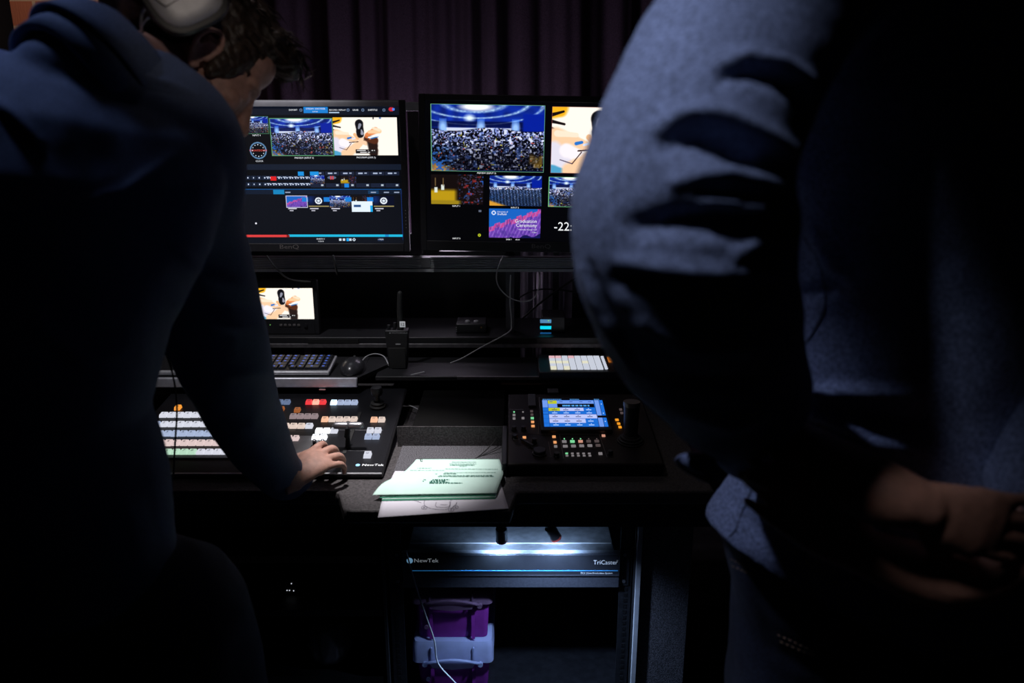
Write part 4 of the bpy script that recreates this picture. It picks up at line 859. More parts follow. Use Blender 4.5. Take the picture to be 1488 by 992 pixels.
# transition lever with silver handle
a, b = LS(500,660), LS(506,618)
MB().bx(a.x-0.004, a.x+0.004, a.y, LS(500,600).y, 0.0015, 0.003).build('lever_slot', RUB, sw)
tb = MB(); yb_ = LS(503,650).y; tb.tube([(a.x+0.002,yb_,0.0),(a.x+0.004,yb_+0.004,0.03),(a.x+0.005,yb_+0.01,0.056)],[0.006,0.005,0.005],n=12); tl = tb.build('lever', RUB, sw, smooth=True)
hp = LS(506,618,0.060)
tb = MB(); tb.tube([(hp.x-0.027,hp.y,0.060),(hp.x-0.004,hp.y,0.060)],0.0080,n=16,sub=2); tb.tube([(hp.x+0.004,hp.y,0.060),(hp.x+0.027,hp.y,0.060)],0.0080,n=16,sub=2); tb.build('lever_handle', ALU, tl, smooth=True)
tb = MB(); tb.tube([(a.x+0.002,yb_,0.03),(hp.x,hp.y,0.060)],0.006,n=12); tb.build('lever_neck', RUB, tl, smooth=True)
# second lever pair under the hand
for x in (457, 469):
    p = LS(x, 646, 0.02); tb = MB(); tb.tube([(p.x,p.y,0.0),(p.x,p.y+0.002,0.026)],0.0045,n=12,sub=2); l2 = tb.build('lever_post', RUB, sw, smooth=True)
    MB().lathe([(0.004,0.026),(0.0048,0.028),(0.003,0.032)],(p.x,p.y+0.002,0)).build('post_cap', ALU, l2, smooth=True)
tb = MB(); p = LS(463,655); tb.box((p.x,p.y,0.006),(0.036,0.02,0.010)); tb.build('lever_base', BLK, sw, bevel=0.002)
# joystick
p = LS(549, 592)
MB().lathe([(0.019,0.0015),(0.020,0.006),(0.016,0.010),(0.017,0.014),(0.012,0.018)],(p.x,p.y,0)).build('joystick_boot', RUB, sw, smooth='auto')
js = MB(); js.lathe([(0.006,0.016),(0.006,0.034),(0.013,0.036),(0.0145,0.040),(0.0145,0.052),(0.012,0.056),(0.006,0.057)],(p.x,p.y,0)); js.build('joystick', BLK, sw, smooth='auto')
# pale key plates below rows
mb = MB(); a = LS(212,662.5); b = LS(330,667.5); mb.bx(a.x,b.x+0.03,b.y,a.y,0.0015,0.004); mb.build('row_ridge', mat('ridge', (0.10,0.11,0.13), 0.5), sw, bevel=0.001)
# ================================================================== CAMERA CONTROLLER
TC = R(6)
M_c, LC, q0 = plane_dev(674, ZD+0.030, TC)
cc = thing('camera_controller', 'black camera remote controller with blue touch screen and joystick', 'controller', (0,q0.y,q0.z), (TC,0,0))
cl, cr_, cbk = LC(737,674), LC(966,674), LC(744,572)
MB().bx(cl.x, cr_.x, 0, cbk.y, -0.029, 0).build('case', mat('controller_case', (0.015,0.011,0.011), 0.55, spec=0.25, bump=0.2, bscale=400), cc, bevel=0.004)
MB().bx(cl.x-0.012, cl.x, -0.004, LC(744,620).y, -0.028, 0.004).build('side_cheek', mat('cheek', (0.014,0.014,0.02), 0.55), cc, bevel=0.003)
# screen block
hs = 0.012
sa, sb, sd = LC(791,620.5,hs), LC(884,618.5,hs), LC(788,579,hs)
sx0, sx1, sy0, sy1 = sa.x, sb.x, (sa.y+sb.y)/2, sd.y
MB().bx(sx0-0.008, sx1+0.008, sy0-0.014, sy1+0.012, 0, hs-0.001).build('screen_block', BLK, cc, bevel=0.002)
ct = Canvas(0,0,97,42,4,(0.01,0.01,0.02))
BL = (0.10,0.42,0.82); LB = (0.42,0.58,0.90); WP = (0.72,0.76,0.95); YG = (0.72,0.76,0.15)
ct.rect(0,2.5,97,42,BL)
ct.rect(0,0,97,2.2,(0.01,0.01,0.02)); ct.rect(10,3,82,8,LB); ct.rect(9,2.8,23,8,YG); ct.rect(9,8.5,23,13.5,LB); ct.rect(23.5,8,82,13.5,(0.01,0.01,0.03))
ct.rect(9,14.5,27,19,YG); ct.rect(27,14.5,64,19,WP); ct.rect(9,24.5,83,30,WP); ct.rect(9,31,64,36.5,WP); ct.rect(83,2.5,91,42,LB)
for x in (8.3, 83, 91): ct.rect(x,2.5,x+0.5,42,(0.02,0.08,0.3))
for y in (2.3,8,13.8,19.2,24,30.3,36.8): ct.rect(0,y,8,y+0.4,(0.03,0.12,0.4))
for y in (13.8,19.2,24,30.3,36.8): ct.rect(8.5,y,83,y+0.35,(0.05,0.25,0.6))
ct.rect(84,26,97,29,(0.01,0.01,0.03)); ct.rect(0,2.5,8,13.5,LB)
for r_, y in enumerate((16.3,21,26.6,33,38.6)):
    for i, x in enumerate((18,36,54,72)):
        dk = ct.a[int(y*4), int(x*4), 0] > 0.5
        ct.rect(x-4,y+0.6,x+4,y+1.5,(0.1,0.12,0.35) if dk else (0.75,0.85,1)); ct.rect(x-0.6,y-1.2,x+0.6,y-0.3,(0.1,0.12,0.35) if dk else (0.75,0.85,1))
for x in np.arange(30,74,1.6):
    if int(x*7)%5: ct.rect(x,9.8,x+1.1,12.2,(0.35,0.7,1))
for x in list(np.arange(1,30,1.7))+list(np.arange(45,60,1.7))+list(np.arange(84,92,1.7)): ct.rect(x,0.4,x+1,1.8,(0.3,0.55,0.8))
for y in (8,22,34): ct.rect(93.5,y,94.7,y+1.2,(0.8,0.9,1))
for x in (14,30,46,62,76): ct.rect(x-2.5,4.5,x+2.5,5.3,(0.2,0.3,0.6))
me = ct.mesh(sx1-sx0, sy1-sy0); s = link('touch_screen', me, cc); s.location = ((sx0+sx1)/2, (sy0+sy1)/2, hs-0.0002); s.rotation_euler = (-R(90),0,0)
# upper-left side bracket pieces
for (xa_,ya_,xb2,yb2) in ((768,575,778,592),(796,567,811,573)):
    a, b = LC(xa_,yb2), LC(xb2,ya_); MB().bx(a.x,b.x,a.y,b.y,0,0.006).build('bracket_tab', mat('tab_grey',(0.07,0.07,0.08),0.5), cc, bevel=0.001)
BW = glow('cbtn_white',(0.55,0.50,0.52),0.35); BO = glow('cbtn_orange',(1.0,0.42,0.16),0.85); BO2 = glow('cbtn_amber',(1.0,0.36,0.02),0.9); BG = glow('cbtn_green',(0.25,0.85,0.40),0.8); BD = glow('cbtn_dim',(0.30,0.22,0.22),0.25); BP = glow('cbtn_salmon',(0.85,0.40,0.28),0.7)
def cb(x, y, w_, m_, h_=0.006, nm='button'):
    p = LC(x,y,0.002); k_ = LC(x+1,y).x-LC(x,y).x
    MB().bx(p.x-w_*k_/2,p.x+w_*k_/2,p.y-h_/2,p.y+h_/2,0,0.003).build(nm, m_, cc, bevel=0.0006)
for x, y, m_, w_ in ((747,602.5,BW,4),(747,607.5,BW,4),(760,607,BW,4),(772.5,597,BD,4),(773,602,BD,4),(773.5,607,BG,4.5),(774,612.5,BO,4.5),(774.5,618.5,BO,5),(762,635,BO,5),
                     (805,634,BO,5),(806.5,642,BO,4.5),(807.5,648,BW,4.5),(877,632.5,BP,5),(902,594.5,BD,4),(903.5,599.5,BD,4),(896.5,609.5,BO2,5),(899,615,BO2,4.5),(901,620,BO2,4.5)): cb(x,y,w_,m_,0.0075)
for i, (ma, mb_) in enumerate(((BW,BW),(BG,BW),(BP,BW),(BD,BW),(BD,BD))):
    cb(820+i*11.8, 641-i*0.15, 6.5, ma, 0.008); cb(821.5+i*11.9, 647.8-i*0.3, 6.8, mb_, 0.008)
    p = LC(820+i*11.8, 638.2); MB().box((p.x,p.y,0.0015),(0.0025,0.0025,0.002)).build('indicator', BG if i < 3 else BD, cc)
    cb(823.5+i*8.2, 658.3, 3.8, BG if i == 0 else BW, 0.003, 'small_button'); cb(824+i*8.3, 661.5, 3.8, BW, 0.003, 'small_button')
cb(872.5, 658.5, 5.5, BW, 0.008)
for x, y in ((747,598),(760,598)): cb(x,y,2.2,BG if x == 747 else BW,0.003,'indicator')
for x, y, r_, h in ((784,656,0.0155,0.012),(809,660,0.007,0.010),(747,622,0.006,0.010),(761,622,0.006,0.010),(748,634,0.007,0.010),(776.5,640,0.006,0.012),(887,657,0.006,0.010)):
    p = LC(x,y,h/2); MB().lathe([(r_,0),(r_,h*0.3),(r_*0.9,h*0.35),(r_*0.9,h*0.9),(r_*0.8,h)],(p.x,p.y,0)).build('knob', BLK, cc, smooth='auto')
a, b = LC(758,640), LC(774,650); tb = MB(); tb.tube([(a.x,a.y,0.004),(b.x,b.y,0.006)],0.004,n=10,sub=1,flat=0.6); tb.build('seesaw_rocker', BLK, cc, smooth=True)
mb = MB()
for x0_,y0_,x1_,y1_ in ((740,630.5,882,631),(797,642,801,664),(813,631,819,666),(871,632,882,664),(782,630,784,606),(819,651,866,650.5),(841,664,858,664),(745,639,752,639),(795,664,801,664),(750,647,758,647),(767,653,773,653)):
    a, b = LC(x0_,y0_), LC(x1_,y1_); a.z = b.z = 0.0004; mb.tube([a,b],0.0004,n=4,sub=1)
mb.build('printed_line', mat('print_line',(0.22,0.19,0.19),0.5), cc)
mb = MB(); p = LC(740.5,594.8); addtext(mb,'Panasonic',0.007,(p.x,p.y,0.0004),align='LEFT',wide=1.2); mb.build('maker_name', MATS['grey_print2'], cc, fix=False)
# joystick
p = LC(916, 641)
MB().lathe([(0.030,0),(0.030,0.003),(0.027,0.004),(0.027,0.008),(0.023,0.009),(0.022,0.013),(0.018,0.014),(0.016,0.018)],(p.x,p.y,0)).build('joystick_boot', RUB, cc, smooth='auto')
jt = LC(918,571,0.1)
js = MB(); js.tube([(p.x,p.y,0.012),(p.x,p.y+0.006,0.05),(p.x,p.y+0.012,0.082)],[0.015,0.0165,0.0175],n=24,caps=False); js.build('joystick', BLK, cc, smooth='auto')
js = MB(); js.tube([(p.x,p.y+0.012,0.082),(p.x,p.y+0.0135,0.092)],0.0185,n=24,caps=False,sub=2); js.build('joystick_cap', mat('cap_bronze',(0.18,0.16,0.16),0.4,0.5), cc, smooth='auto')
# ================================================================== PAPERS
def sheet(rowsL, rowsR, zs, n=26):
    """grid from left/right picture edges and a height per row"""
    mb = MB(); vs = []; k = len(rowsL); rows_ = []
    def cr(a, t):
        t = t*(len(a)-1); i = min(int(t), len(a)-2); f = t-i; p0,p1,p2,p3 = a[max(i-1,0)],a[i],a[i+1],a[min(i+2,len(a)-1)]
        return 0.5*(2*p1+(p2-p0)*f+(2*p0-5*p1+4*p2-p3)*f*f+(3*p1-p0-3*p2+p3)*f**3)
    A = [np.array(list(rowsL[i])+list(rowsR[i])+list(zs[i] if hasattr(zs[i],'__len__') else (zs[i],zs[i]))) for i in range(k)]
    for j in range(n+1):
        r_ = cr(A, j/n)
        for i in range(n+1):
            s_ = i/n; x = r_[0]+(r_[2]-r_[0])*s_; y = r_[1]+(r_[3]-r_[1])*s_; z = r_[4]+(r_[5]-r_[4])*(s_*s_*(3-2*s_)); vs.append(tuple(PZ(x,y,z)))
    fs = [(j*(n+1)+i, j*(n+1)+i+1, (j+1)*(n+1)+i+1, (j+1)*(n+1)+i) for j in range(n) for i in range(n)]
    mb.add(vs, fs); return mb, vs, n
GP = mat('green_paper', (0.60,0.84,0.75), 0.75, nscale=30, nvar=0.03); GPD = mat('green_paper_edge', (0.06,0.34,0.20), 0.75); WPp = mat('white_paper', (0.72,0.70,0.78), 0.75, nscale=10, nvar=0.03)
z0 = ZD+0.0035
mb, vs, n = sheet([(549,751.5),(556,724),(566,700),(574,684)], [(739,738.5),(734,722),(728,703),(722,686)], [z0-0.001,z0,z0,z0])
wp = thing('white_sheet', 'white sheet with a line drawing of a wheeled camera dolly under the green papers', 'paper', PZ(640,740,ZD))
o = mb.build('page', WPp, wp, world=True, smooth=True, fix=False); o.modifiers.new('s','SOLIDIFY').thickness = 0.0004
mb = MB()
def pen(pts, r=0.00035): mb.tube([PZ(x,y,z0+0.0007) for x,y in pts], r, n=4, sub=3)
for pts in (((617,726),(617,734),(630,739),(651,739),(655,726)),((634,729),(634,736),(652,736),(653,728)),((640,733),(650,733)),((655,739),(662,733),(664,729)),((600,726),(612,730))): pen(pts)
for cx_, cy_ in ((616.5,737),(655.5,740.5),(662,736.5)):
    for r_ in (4.0, 1.3): pen([(cx_+r_*math.cos(a*0.785), cy_+r_*0.62*math.sin(a*0.785)) for a in range(9)])
mb.build('pen_drawing', mat('pen_ink',(0.12,0.10,0.16),0.7), wp, world=True)
gl = [((541,719),(556,702),(580,690),(593,680),(605,667)), ((721,716),(726,702),(731,689),(730,681),(726,667))]
for q in range(5):
    dy = (5-q)*1.9-1.5; sh = (0, 2.0, 0.5, 2.5, 1.2)[q]
    L_ = [(x+(14-q*2 if i == 0 else 6)+sh, y+(dy if i < 2 else 0)) for i, (x, y) in enumerate(gl[0])]; R_ = [(x-1.5+sh*0.5*(1 if i < 2 else 0), y+(dy if i < 2 else 0)) for i, (x, y) in enumerate(gl[1])]
    zb_ = z0+0.0015+q*0.0014
    mb, vs, n = sheet(L_, R_, [zb_,zb_,zb_,zb_,zb_], 16)
    g = thing('green_booklet', ('lowest green booklet lying directly on the white sheet','green booklet second from the bottom of the green stack','green booklet in the middle of the green stack','green booklet second from the top, its left edge tucked in','green booklet just under the curled top page')[q], 'paper', PZ(640,716,zb_), group='stack of green booklets')
    o = mb.build('pages', [GP if q%2 else GPD][0], g, world=True, smooth=True, fix=False); s = o.modifiers.new('s','SOLIDIFY'); s.thickness = 0.0011; s.offset = 0
mb = None
ztp = z0+0.0015+5*0.0014+0.0012
m3, vs3, n3 = sheet(gl[0], gl[1], [(ztp,ztp),(ztp+0.012,ztp+0.002),(ztp+0.012,ztp+0.008),(ztp+0.003,ztp+0.001),(ztp+0.001,ztp)], 30)
tp = thing('green_booklet', 'top green page with printed lines, curling up at its left edge', 'paper', PZ(640,716,ztp), group='stack of green booklets')
o = m3.build('page', GP, tp, world=True, smooth=True, fix=False); o.modifiers.new('s','SOLIDIFY').thickness = 0.0005
GPE = MB(); 
def on(s_, t): 
    i = s_*n3; j = t*n3; i0 = min(int(i),n3-1); j0 = min(int(j),n3-1); fi, fj = i-i0, j-j0
    g_ = lambda a,b: Vector(vs3[b*(n3+1)+a])
    return (g_(i0,j0)*(1-fi)+g_(i0+1,j0)*fi)*(1-fj)+(g_(i0,j0+1)*(1-fi)+g_(i0+1,j0+1)*fi)*fj+Vector((0,0,0.0012))
ink = MB(); rs = random.Random(7)
def line(s0, s1, t, r=0.0009):
    x = s0
    while x < s1:
        e = min(x+0.012+rs.random()*0.03, s1); a, b = on(x,t), on(e,t)
        ink.add([a+Vector((0,-r,0)), b+Vector((0,-r,0)), b+Vector((0,r,0)), a+Vector((0,r,0))], [(0,1,2,3)]); x = e+0.006
line(0.44,0.72,0.90); line(0.42,0.72,0.86); line(0.43,0.70,0.83,0.0013); line(0.54,0.62,0.80); line(0.10,0.25,0.74); line(0.40,0.95,0.72); line(0.05,0.40,0.66)
line(0.34,0.36,0.52); line(0.42,0.55,0.52,0.0014); line(0.42,0.93,0.56); line(0.40,0.90,0.46); line(0.40,0.92,0.43)
line(0.31,0.34,0.34); line(0.39,0.54,0.34,0.0015); line(0.32,0.34,0.30); line(0.39,0.52,0.305,0.0014); line(0.39,0.56,0.275,0.0014); line(0.40,0.68,0.25,0.0014)
ink.build('printed_text', mat('print_green',(0.07,0.22,0.17),0.7), tp, world=True, fix=False)
cp = MB(); b0_ = on(0.05,0.97); dx = Vector((0.003,0,0)); dy = Vector((0.003,-0.010,0))
cp.tube([b0_+Vector((0,0.002,0.001)), b0_+dy*0.9+Vector((0,0,0.001)), b0_+dy+dx, b0_+dx*1.4+Vector((0,0.001,0.001)), b0_+Vector((0.001,0.002,0.001)), b0_+dy*0.7+dx*0.3+Vector((0,0,0.001))], 0.0005, n=6)
tag(cp.build('paper_clip', mat('dark_wire',(0.08,0.08,0.08),0.4,0.6), smooth=True), 'small wire paper clip on the top green page corner', 'paper clip')
cable('desk_cable', [(722,625,1.74),(720,638,1.70),(705,655,1.665),(690,667,1.635)], 0.0012, CAB, 'thin black cable running into the recess beside the controller')
cable('lower_desk_cable', [(736,645,1.68),(718,655,1.665),(700,662,1.65),(688,668,1.635)], 0.0012, CAB, 'second thin black cable ending behind the green papers')
cable('switcher_cable', [(588,588,1.95),(598,590,1.92),(610,596,1.90),(620,602,1.88)], 0.0015, CABG, 'pale thin cable leaving the back corner of the switcher')
# ================================================================== PEOPLE
def skinmat(name, col):
    m = mat(name, col, 0.55, nscale=90, nvar=0.12, bump=0.25, bscale=500)
    m.node_tree.nodes['Principled BSDF'].inputs['Subsurface Weight'].default_value = 0.08
    m.node_tree.nodes['Principled BSDF'].inputs['Subsurface Radius'].default_value = (0.01, 0.004, 0.002); return m
def hand(mb, wrist, fwd, thumb, up, sc=1.0, curl=(0.5,0.7,0.5), spread=0.10):
    """one hand: palm, four unequal curled fingers and a thumb from the side of the palm"""
    wrist = Vector(wrist); f = Vector(fwd).normalized(); u = (Vector(up)-f*f.dot(Vector(up))).normalized()
    s = (Vector(thumb)-f*f.dot(Vector(thumb))-u*u.dot(Vector(thumb))).normalized()
    W = lambda a, b, c: wrist+(f*a+s*b+u*c)*sc
    def ring(a, b, c, hw, hd): return (W(a,b,c), s*hw*sc, u*hd*sc)
    mb.loft([ring(-0.03,0,0,0.024,0.018), ring(0.0,0,0,0.029,0.019), ring(0.03,0.002,0.003,0.037,0.018), ring(0.065,0.002,0.004,0.041,0.015), ring(0.086,0.001,0.002,0.038,0.011), ring(0.092,0.001,0,0.03,0.006)], 20)
    for b, L, r, k in ((0.029,0.078,0.0088,0.0),(0.009,0.086,0.0092,0.003),(-0.011,0.080,0.0086,0.0),(-0.030,0.064,0.0076,-0.008)):
        seg = (L*0.46, L*0.30, L*0.24); ang = 0.0; p = Vector((0.080+k, b, 0.001)); pts = [p-Vector((0.018,0,0.002)), p.copy()]; dirs = b*spread/0.03
        for q, l in enumerate(seg):
            ang += curl[q]; p = p+Vector((math.cos(ang)*l, dirs*l*math.cos(ang), -math.sin(ang)*l)); pts.append(p.copy())
        rr = [r*1.08, r*1.15, r*0.98, r*0.88, r*0.72]
        mb.tube([W(*q) for q in pts], [x*sc for x in rr], n=14, sub=5)
        mb.ell(W(*pts[2]), (r*1.04*sc,)*3, nu=12, nv=8)
    t = [(0.018,0.020,-0.004),(0.040,0.044,-0.012),(0.062,0.056,-0.020),(0.084,0.054,-0.028)]
    mb.tube([W(*q) for q in t], [x*sc for x in (0.016,0.0125,0.0105,0.0085)], n=14, sub=5)
def head(mb, o, f, s, u, neck, hs=1.0):
    """skull, face, nose, lips, ears around origin o between the ears; f forward, s towards right ear, u to crown"""
    rot = Matrix((f, s, u)).transposed()
    W = lambda a, b, c: o+(f*a+s*b+u*c)*hs
    E = lambda c, r: mb.ell(W(*c), tuple(x*hs for x in r), nu=28, nv=20, rot=rot)
    E((-0.008,0,0.045),(0.096,0.074,0.086)); E((0.045,0,-0.015),(0.052,0.060,0.075)); E((0.036,0,-0.062),(0.056,0.054,0.042)); E((0.078,0,-0.090),(0.022,0.026,0.018))
    E((0.078,0,0.026),(0.020,0.050,0.014)); E((0.060,0,0.055),(0.036,0.058,0.040))
    for b in (-1, 1):
        E((0.066,b*0.042,-0.018),(0.022,0.020,0.018)); E((0.080,b*0.031,0.004),(0.013,0.014,0.011)); E((0.104,b*0.011,-0.040),(0.010,0.009,0.008)); E((0.02,b*0.052,-0.055),(0.045,0.014,0.035))
        # ear: rim, back plate, lobe
        pts = [W(0.010,b*0.074,-0.004),W(0.012,b*0.080,0.018),W(0.002,b*0.086,0.032),W(-0.014,b*0.090,0.028),W(-0.021,b*0.090,0.008),W(-0.015,b*0.084,-0.014),W(-0.003,b*0.078,-0.028),W(0.006,b*0.074,-0.024)]
        mb.tube(pts, [0.0035*hs,0.0038*hs,0.0042*hs,0.0045*hs,0.0045*hs,0.0042*hs,0.006*hs,0.004*hs], n=10, sub=5)
        mb.tube([W(0.004,b*0.078,0.014),W(-0.007,b*0.084,0.012),W(-0.010,b*0.082,-0.004),W(-0.003,b*0.078,-0.012)], [0.0028*hs]*4, n=8, sub=4)
        E((-0.004,b*0.075,0.004),(0.016,0.005,0.026)); E((0.009,b*0.074,-0.006),(0.004,0.006,0.006))
    mb.tube([W(0.088,0,0.018),W(0.102,0,-0.008),W(0.116,0,-0.032)], [0.009*hs,0.0095*hs,0.012*hs], n=16)
    mb.tube([W(0.086,-0.022,-0.062),W(0.096,0,-0.058),W(0.086,0.022,-0.062)], [0.004*hs,0.0065*hs,0.004*hs], n=10)
    mb.tube([W(0.084,-0.018,-0.070),W(0.092,0,-0.071),W(0.084,0.018,-0.070)], [0.004*hs,0.0065*hs,0.004*hs], n=10)
    nk = Vector(neck); mb.tube([W(-0.022,0,0.0), W(-0.030,0,-0.055), nk.lerp(W(-0.03,0,-0.055),0.45), nk], [0.052*hs,0.056,0.060,0.066], n=24)
def hair(o, f, s, u, hs, seed, strands, fringe=True, extra=()):
    mb = MB(); rot = Matrix((f, s, u)).transposed(); W = lambda a, b, c: o+(f*a+s*b+u*c)*hs
    E = lambda c, r: mb.ell(W(*c), tuple(x*hs for x in r), nu=28, nv=20, rot=rot)
    E((-0.016,0,0.058),(0.104,0.084,0.088)); E((-0.060,0,0.010),(0.052,0.068,0.055)); E((-0.075,0,-0.030),(0.028,0.048,0.032))
    if fringe: E((0.052,0,0.098),(0.058,0.070,0.032)); E((0.086,0.01,0.098),(0.034,0.058,0.024))
    for b in (-1, 1): E((0.026,b*0.062,0.030),(0.030,0.016,0.045)); E((0.022,b*0.068,-0.004),(0.008,0.008,0.020))
    for c_, r_ in extra: mb.ell(c_, r_, nu=24, nv=16, rot=rot)
    me = remesh(mb, 0.004, 3); wrinkle(me, 0.0030, 150, seed)
    out = MB(); out.add([tuple(v.co) for v in me.vertices], [tuple(p.vertices) for p in me.polygons])
    rs = random.Random(seed); bt = bvh(me)
    for k in range(strands):
        d = (f*rs.uniform(-0.9,1.0)+s*rs.uniform(-1,1)+u*rs.uniform(-0.35,1)).normalized(); h = bt.ray_cast(o+u*0.04*hs+d*0.4, -d)
        if not h[0]: continue
        if (h[0]-o).dot(u) < (-0.02 if (h[0]-o).dot(f) < 0.02 else 0.075): continue
        fl = (f*(1.0 if (h[0]-o).dot(f) > 0 else -0.9)+u*rs.uniform(-0.35,0.2)+s*rs.uniform(-0.4,0.4)); fl = (fl-h[1]*fl.dot(h[1])).normalized()
        L = rs.uniform(0.02,0.05)
        out.tube([h[0]-h[1]*0.001, h[0]+fl*L*0.5+h[1]*rs.uniform(0.002,0.006), h[0]+fl*L+h[1]*rs.uniform(-0.004,0.009)], [0.0009,0.0008,0.0003], n=4, sub=3, caps=False)
    return out
def shoe(mb, an, d):
    d = Vector(d).normalized(); sd = Vector((d.y,-d.x,0)); a = Vector((an.x,an.y,FL))
    mb.loft([(a-d*0.07+Vector((0,0,0.03)),sd*0.028,Vector((0,0,0.028))),(a-d*0.03+Vector((0,0,0.045)),sd*0.038,Vector((0,0,0.044))),(a+d*0.06+Vector((0,0,0.038)),sd*0.044,Vector((0,0,0.037))),(a+d*0.15+Vector((0,0,0.026)),sd*0.048,Vector((0,0,0.025))),(a+d*0.20+Vector((0,0,0.018)),sd*0.030,Vector((0,0,0.016)))],24)
SK = skinmat('skin', (0.52,0.29,0.23)); SKD = skinmat('skin_arm', (0.36,0.17,0.11))
def V3(*a): return Vector(a)
# ---------------------------------------------------------------- man on the left
hc_px = (300, 74); YH = 1.27
rt = V3(1,0,0)
fh = (rt*0.63 - UP*0.64 + FW*0.43).normalized()
uh = (rt*0.61 + UP*0.76 + FW*0.23); uh = (uh-fh*uh.dot(fh)).normalized()
sh = fh.cross(uh); 
if sh.dot(FW) > 0: sh = -sh
HS = 1.0
ear = P(hc_px[0], hc_px[1], YH); oh = ear-sh*0.082*HS
man = thing('person', 'man in navy jacket and headphones bending over the lit switcher', 'person', (P(60,860,0.98).x, 1.0, FL))
def trings(k, L):
    return [(P(x,y,Y)+V3(0,0,dz), (V3(1,0,0)*math.cos(t)+V3(0,0,-1)*math.sin(t))*hw*k, V3(0,1,0.0)*hd*k) for x,y,Y,dz,hw,hd,t in L]
LT = [(55,930,0.98,0,0.17,0.12,0),(58,850,0.98,0,0.19,0.135,0),(60,700,0.98,0,0.165,0.13,0),(55,600,1.0,0,0.14,0.13,0.02),(50,480,1.0,0,0.165,0.14,0.05),(55,340,1.02,0,0.215,0.155,0.12),(58,230,1.04,0,0.232,0.15,0.17),(62,150,1.06,0,0.222,0.13,0.2),(76,112,1.08,0,0.19,0.105,0.2),(100,92,1.09,0,0.12,0.075,0.2),(125,100,1.13,0,0.09,0.065,0.2)]
shR, upR, elR, faR, wrR = P(252,215,1.10), P(272,340,1.18), P(318,500,1.26), P(358,610,1.37), PZ(420,690,0.812)
shL, elL, wrL = P(-150,190,1.08), P(-190,430,1.15), P(-120,660,1.30)
neckb = P(160,112,1.12)
wf = (PZ(466,660,0.838)-PZ(428,688,0.818)).normalized()
wrist = PZ(424,697,0.800)
hipR, hipL = V3(-0.50,1.0,0.80), V3(-0.77,1.0,0.80)
knR, knL = V3(-0.47,1.07,0.46), V3(-0.80,1.03,0.46); anR, anL = V3(-0.46,0.98,0.12), V3(-0.84,0.92,0.12)
mb = MB(); mb.loft(trings(0.78, LT[:9]), 32)
head(mb, oh, fh, sh, uh, neckb, HS)
mb.tube([shR, upR, elR, faR, wrist], [0.055,0.045,0.038,0.036,0.026], n=18)
mb.tube([shL, elL, wrL], [0.055,0.04,0.028], n=18)
hand(mb, wrist, wf, (-0.6,0.75,0.1), (0.05,-0.40,1), 0.92, (0.30,0.80,0.60), 0.30)
hand(mb, wrL, (0.3,0.9,-0.3), (1,0,0), (0,0,1), 0.95)
for h_, k_, a_ in ((hipR,knR,anR),(hipL,knL,anL)): mb.tube([h_,k_,a_,a_-V3(0,-0.02,0.04)], [0.085,0.055,0.04,0.04], n=18)
bd = remesh(mb, 0.0033, 3, 0.5)
# eye socket and nostril modelling
co, no = arrays(bd)
def dent(c, r, d):
    q = oh+(fh*c[0]+sh*c[1]+uh*c[2])*HS; dist = np.linalg.norm(co-np.array(q), axis=1); w_ = np.exp(-(dist/r)**2)*d; return no*w_[:,None]
co2 = co - dent((0.092,0.032,0.012),0.011,0.004) - dent((0.092,-0.032,0.012),0.011,0.004) - dent((0.108,0.007,-0.047),0.005,0.004) - dent((-0.002,0.082,0.0),0.008,0.005) - dent((0.09,0,0.006),0.009,0.002)
bd.vertices.foreach_set('co', co2.astype(np.float32).ravel()); bd.update()
place_mesh('body', bd, SK, man)
hb = hair(oh, fh, sh, uh, HS, 5, 700, extra=[(P(188,6,1.26),(0.05,0.055,0.034)),(P(222,2,1.28),(0.05,0.06,0.05)),(P(245,-20,1.29),(0.06,0.07,0.06))]); hb.build('hair', mat('brown_hair', (0.045,0.027,0.018), 0.5, nscale=200, nvar=0.4), man, world=True, smooth=True, fix=False)
# stubble beard: short hairs along the jaw
st = MB(); rs_ = random.Random(12); cnt = 0
for v, nn_ in zip(co2[::3], no[::3]):
    q = (Vector(v)-oh)/HS; a_, b_, c_ = q.dot(fh), q.dot(sh), q.dot(uh)
    if 0.0 < a_ < 0.085 and b_ > 0.02 and -0.11 < c_ < -0.028-0.25*max(0,a_-0.03) and rs_.random() < 0.30 and cnt < 1500:
        nrm_ = Vector(nn_); d_ = (-uh+nrm_*0.5+fh*rs_.uniform(-0.3,0.3)).normalized(); v0 = Vector(v); st.tube([v0, v0+d_*0.005], [0.0004,0.0002], n=3, sub=1, caps=False); cnt += 1
st.build('beard', MATS['brown_hair'], man, world=True, fix=False)
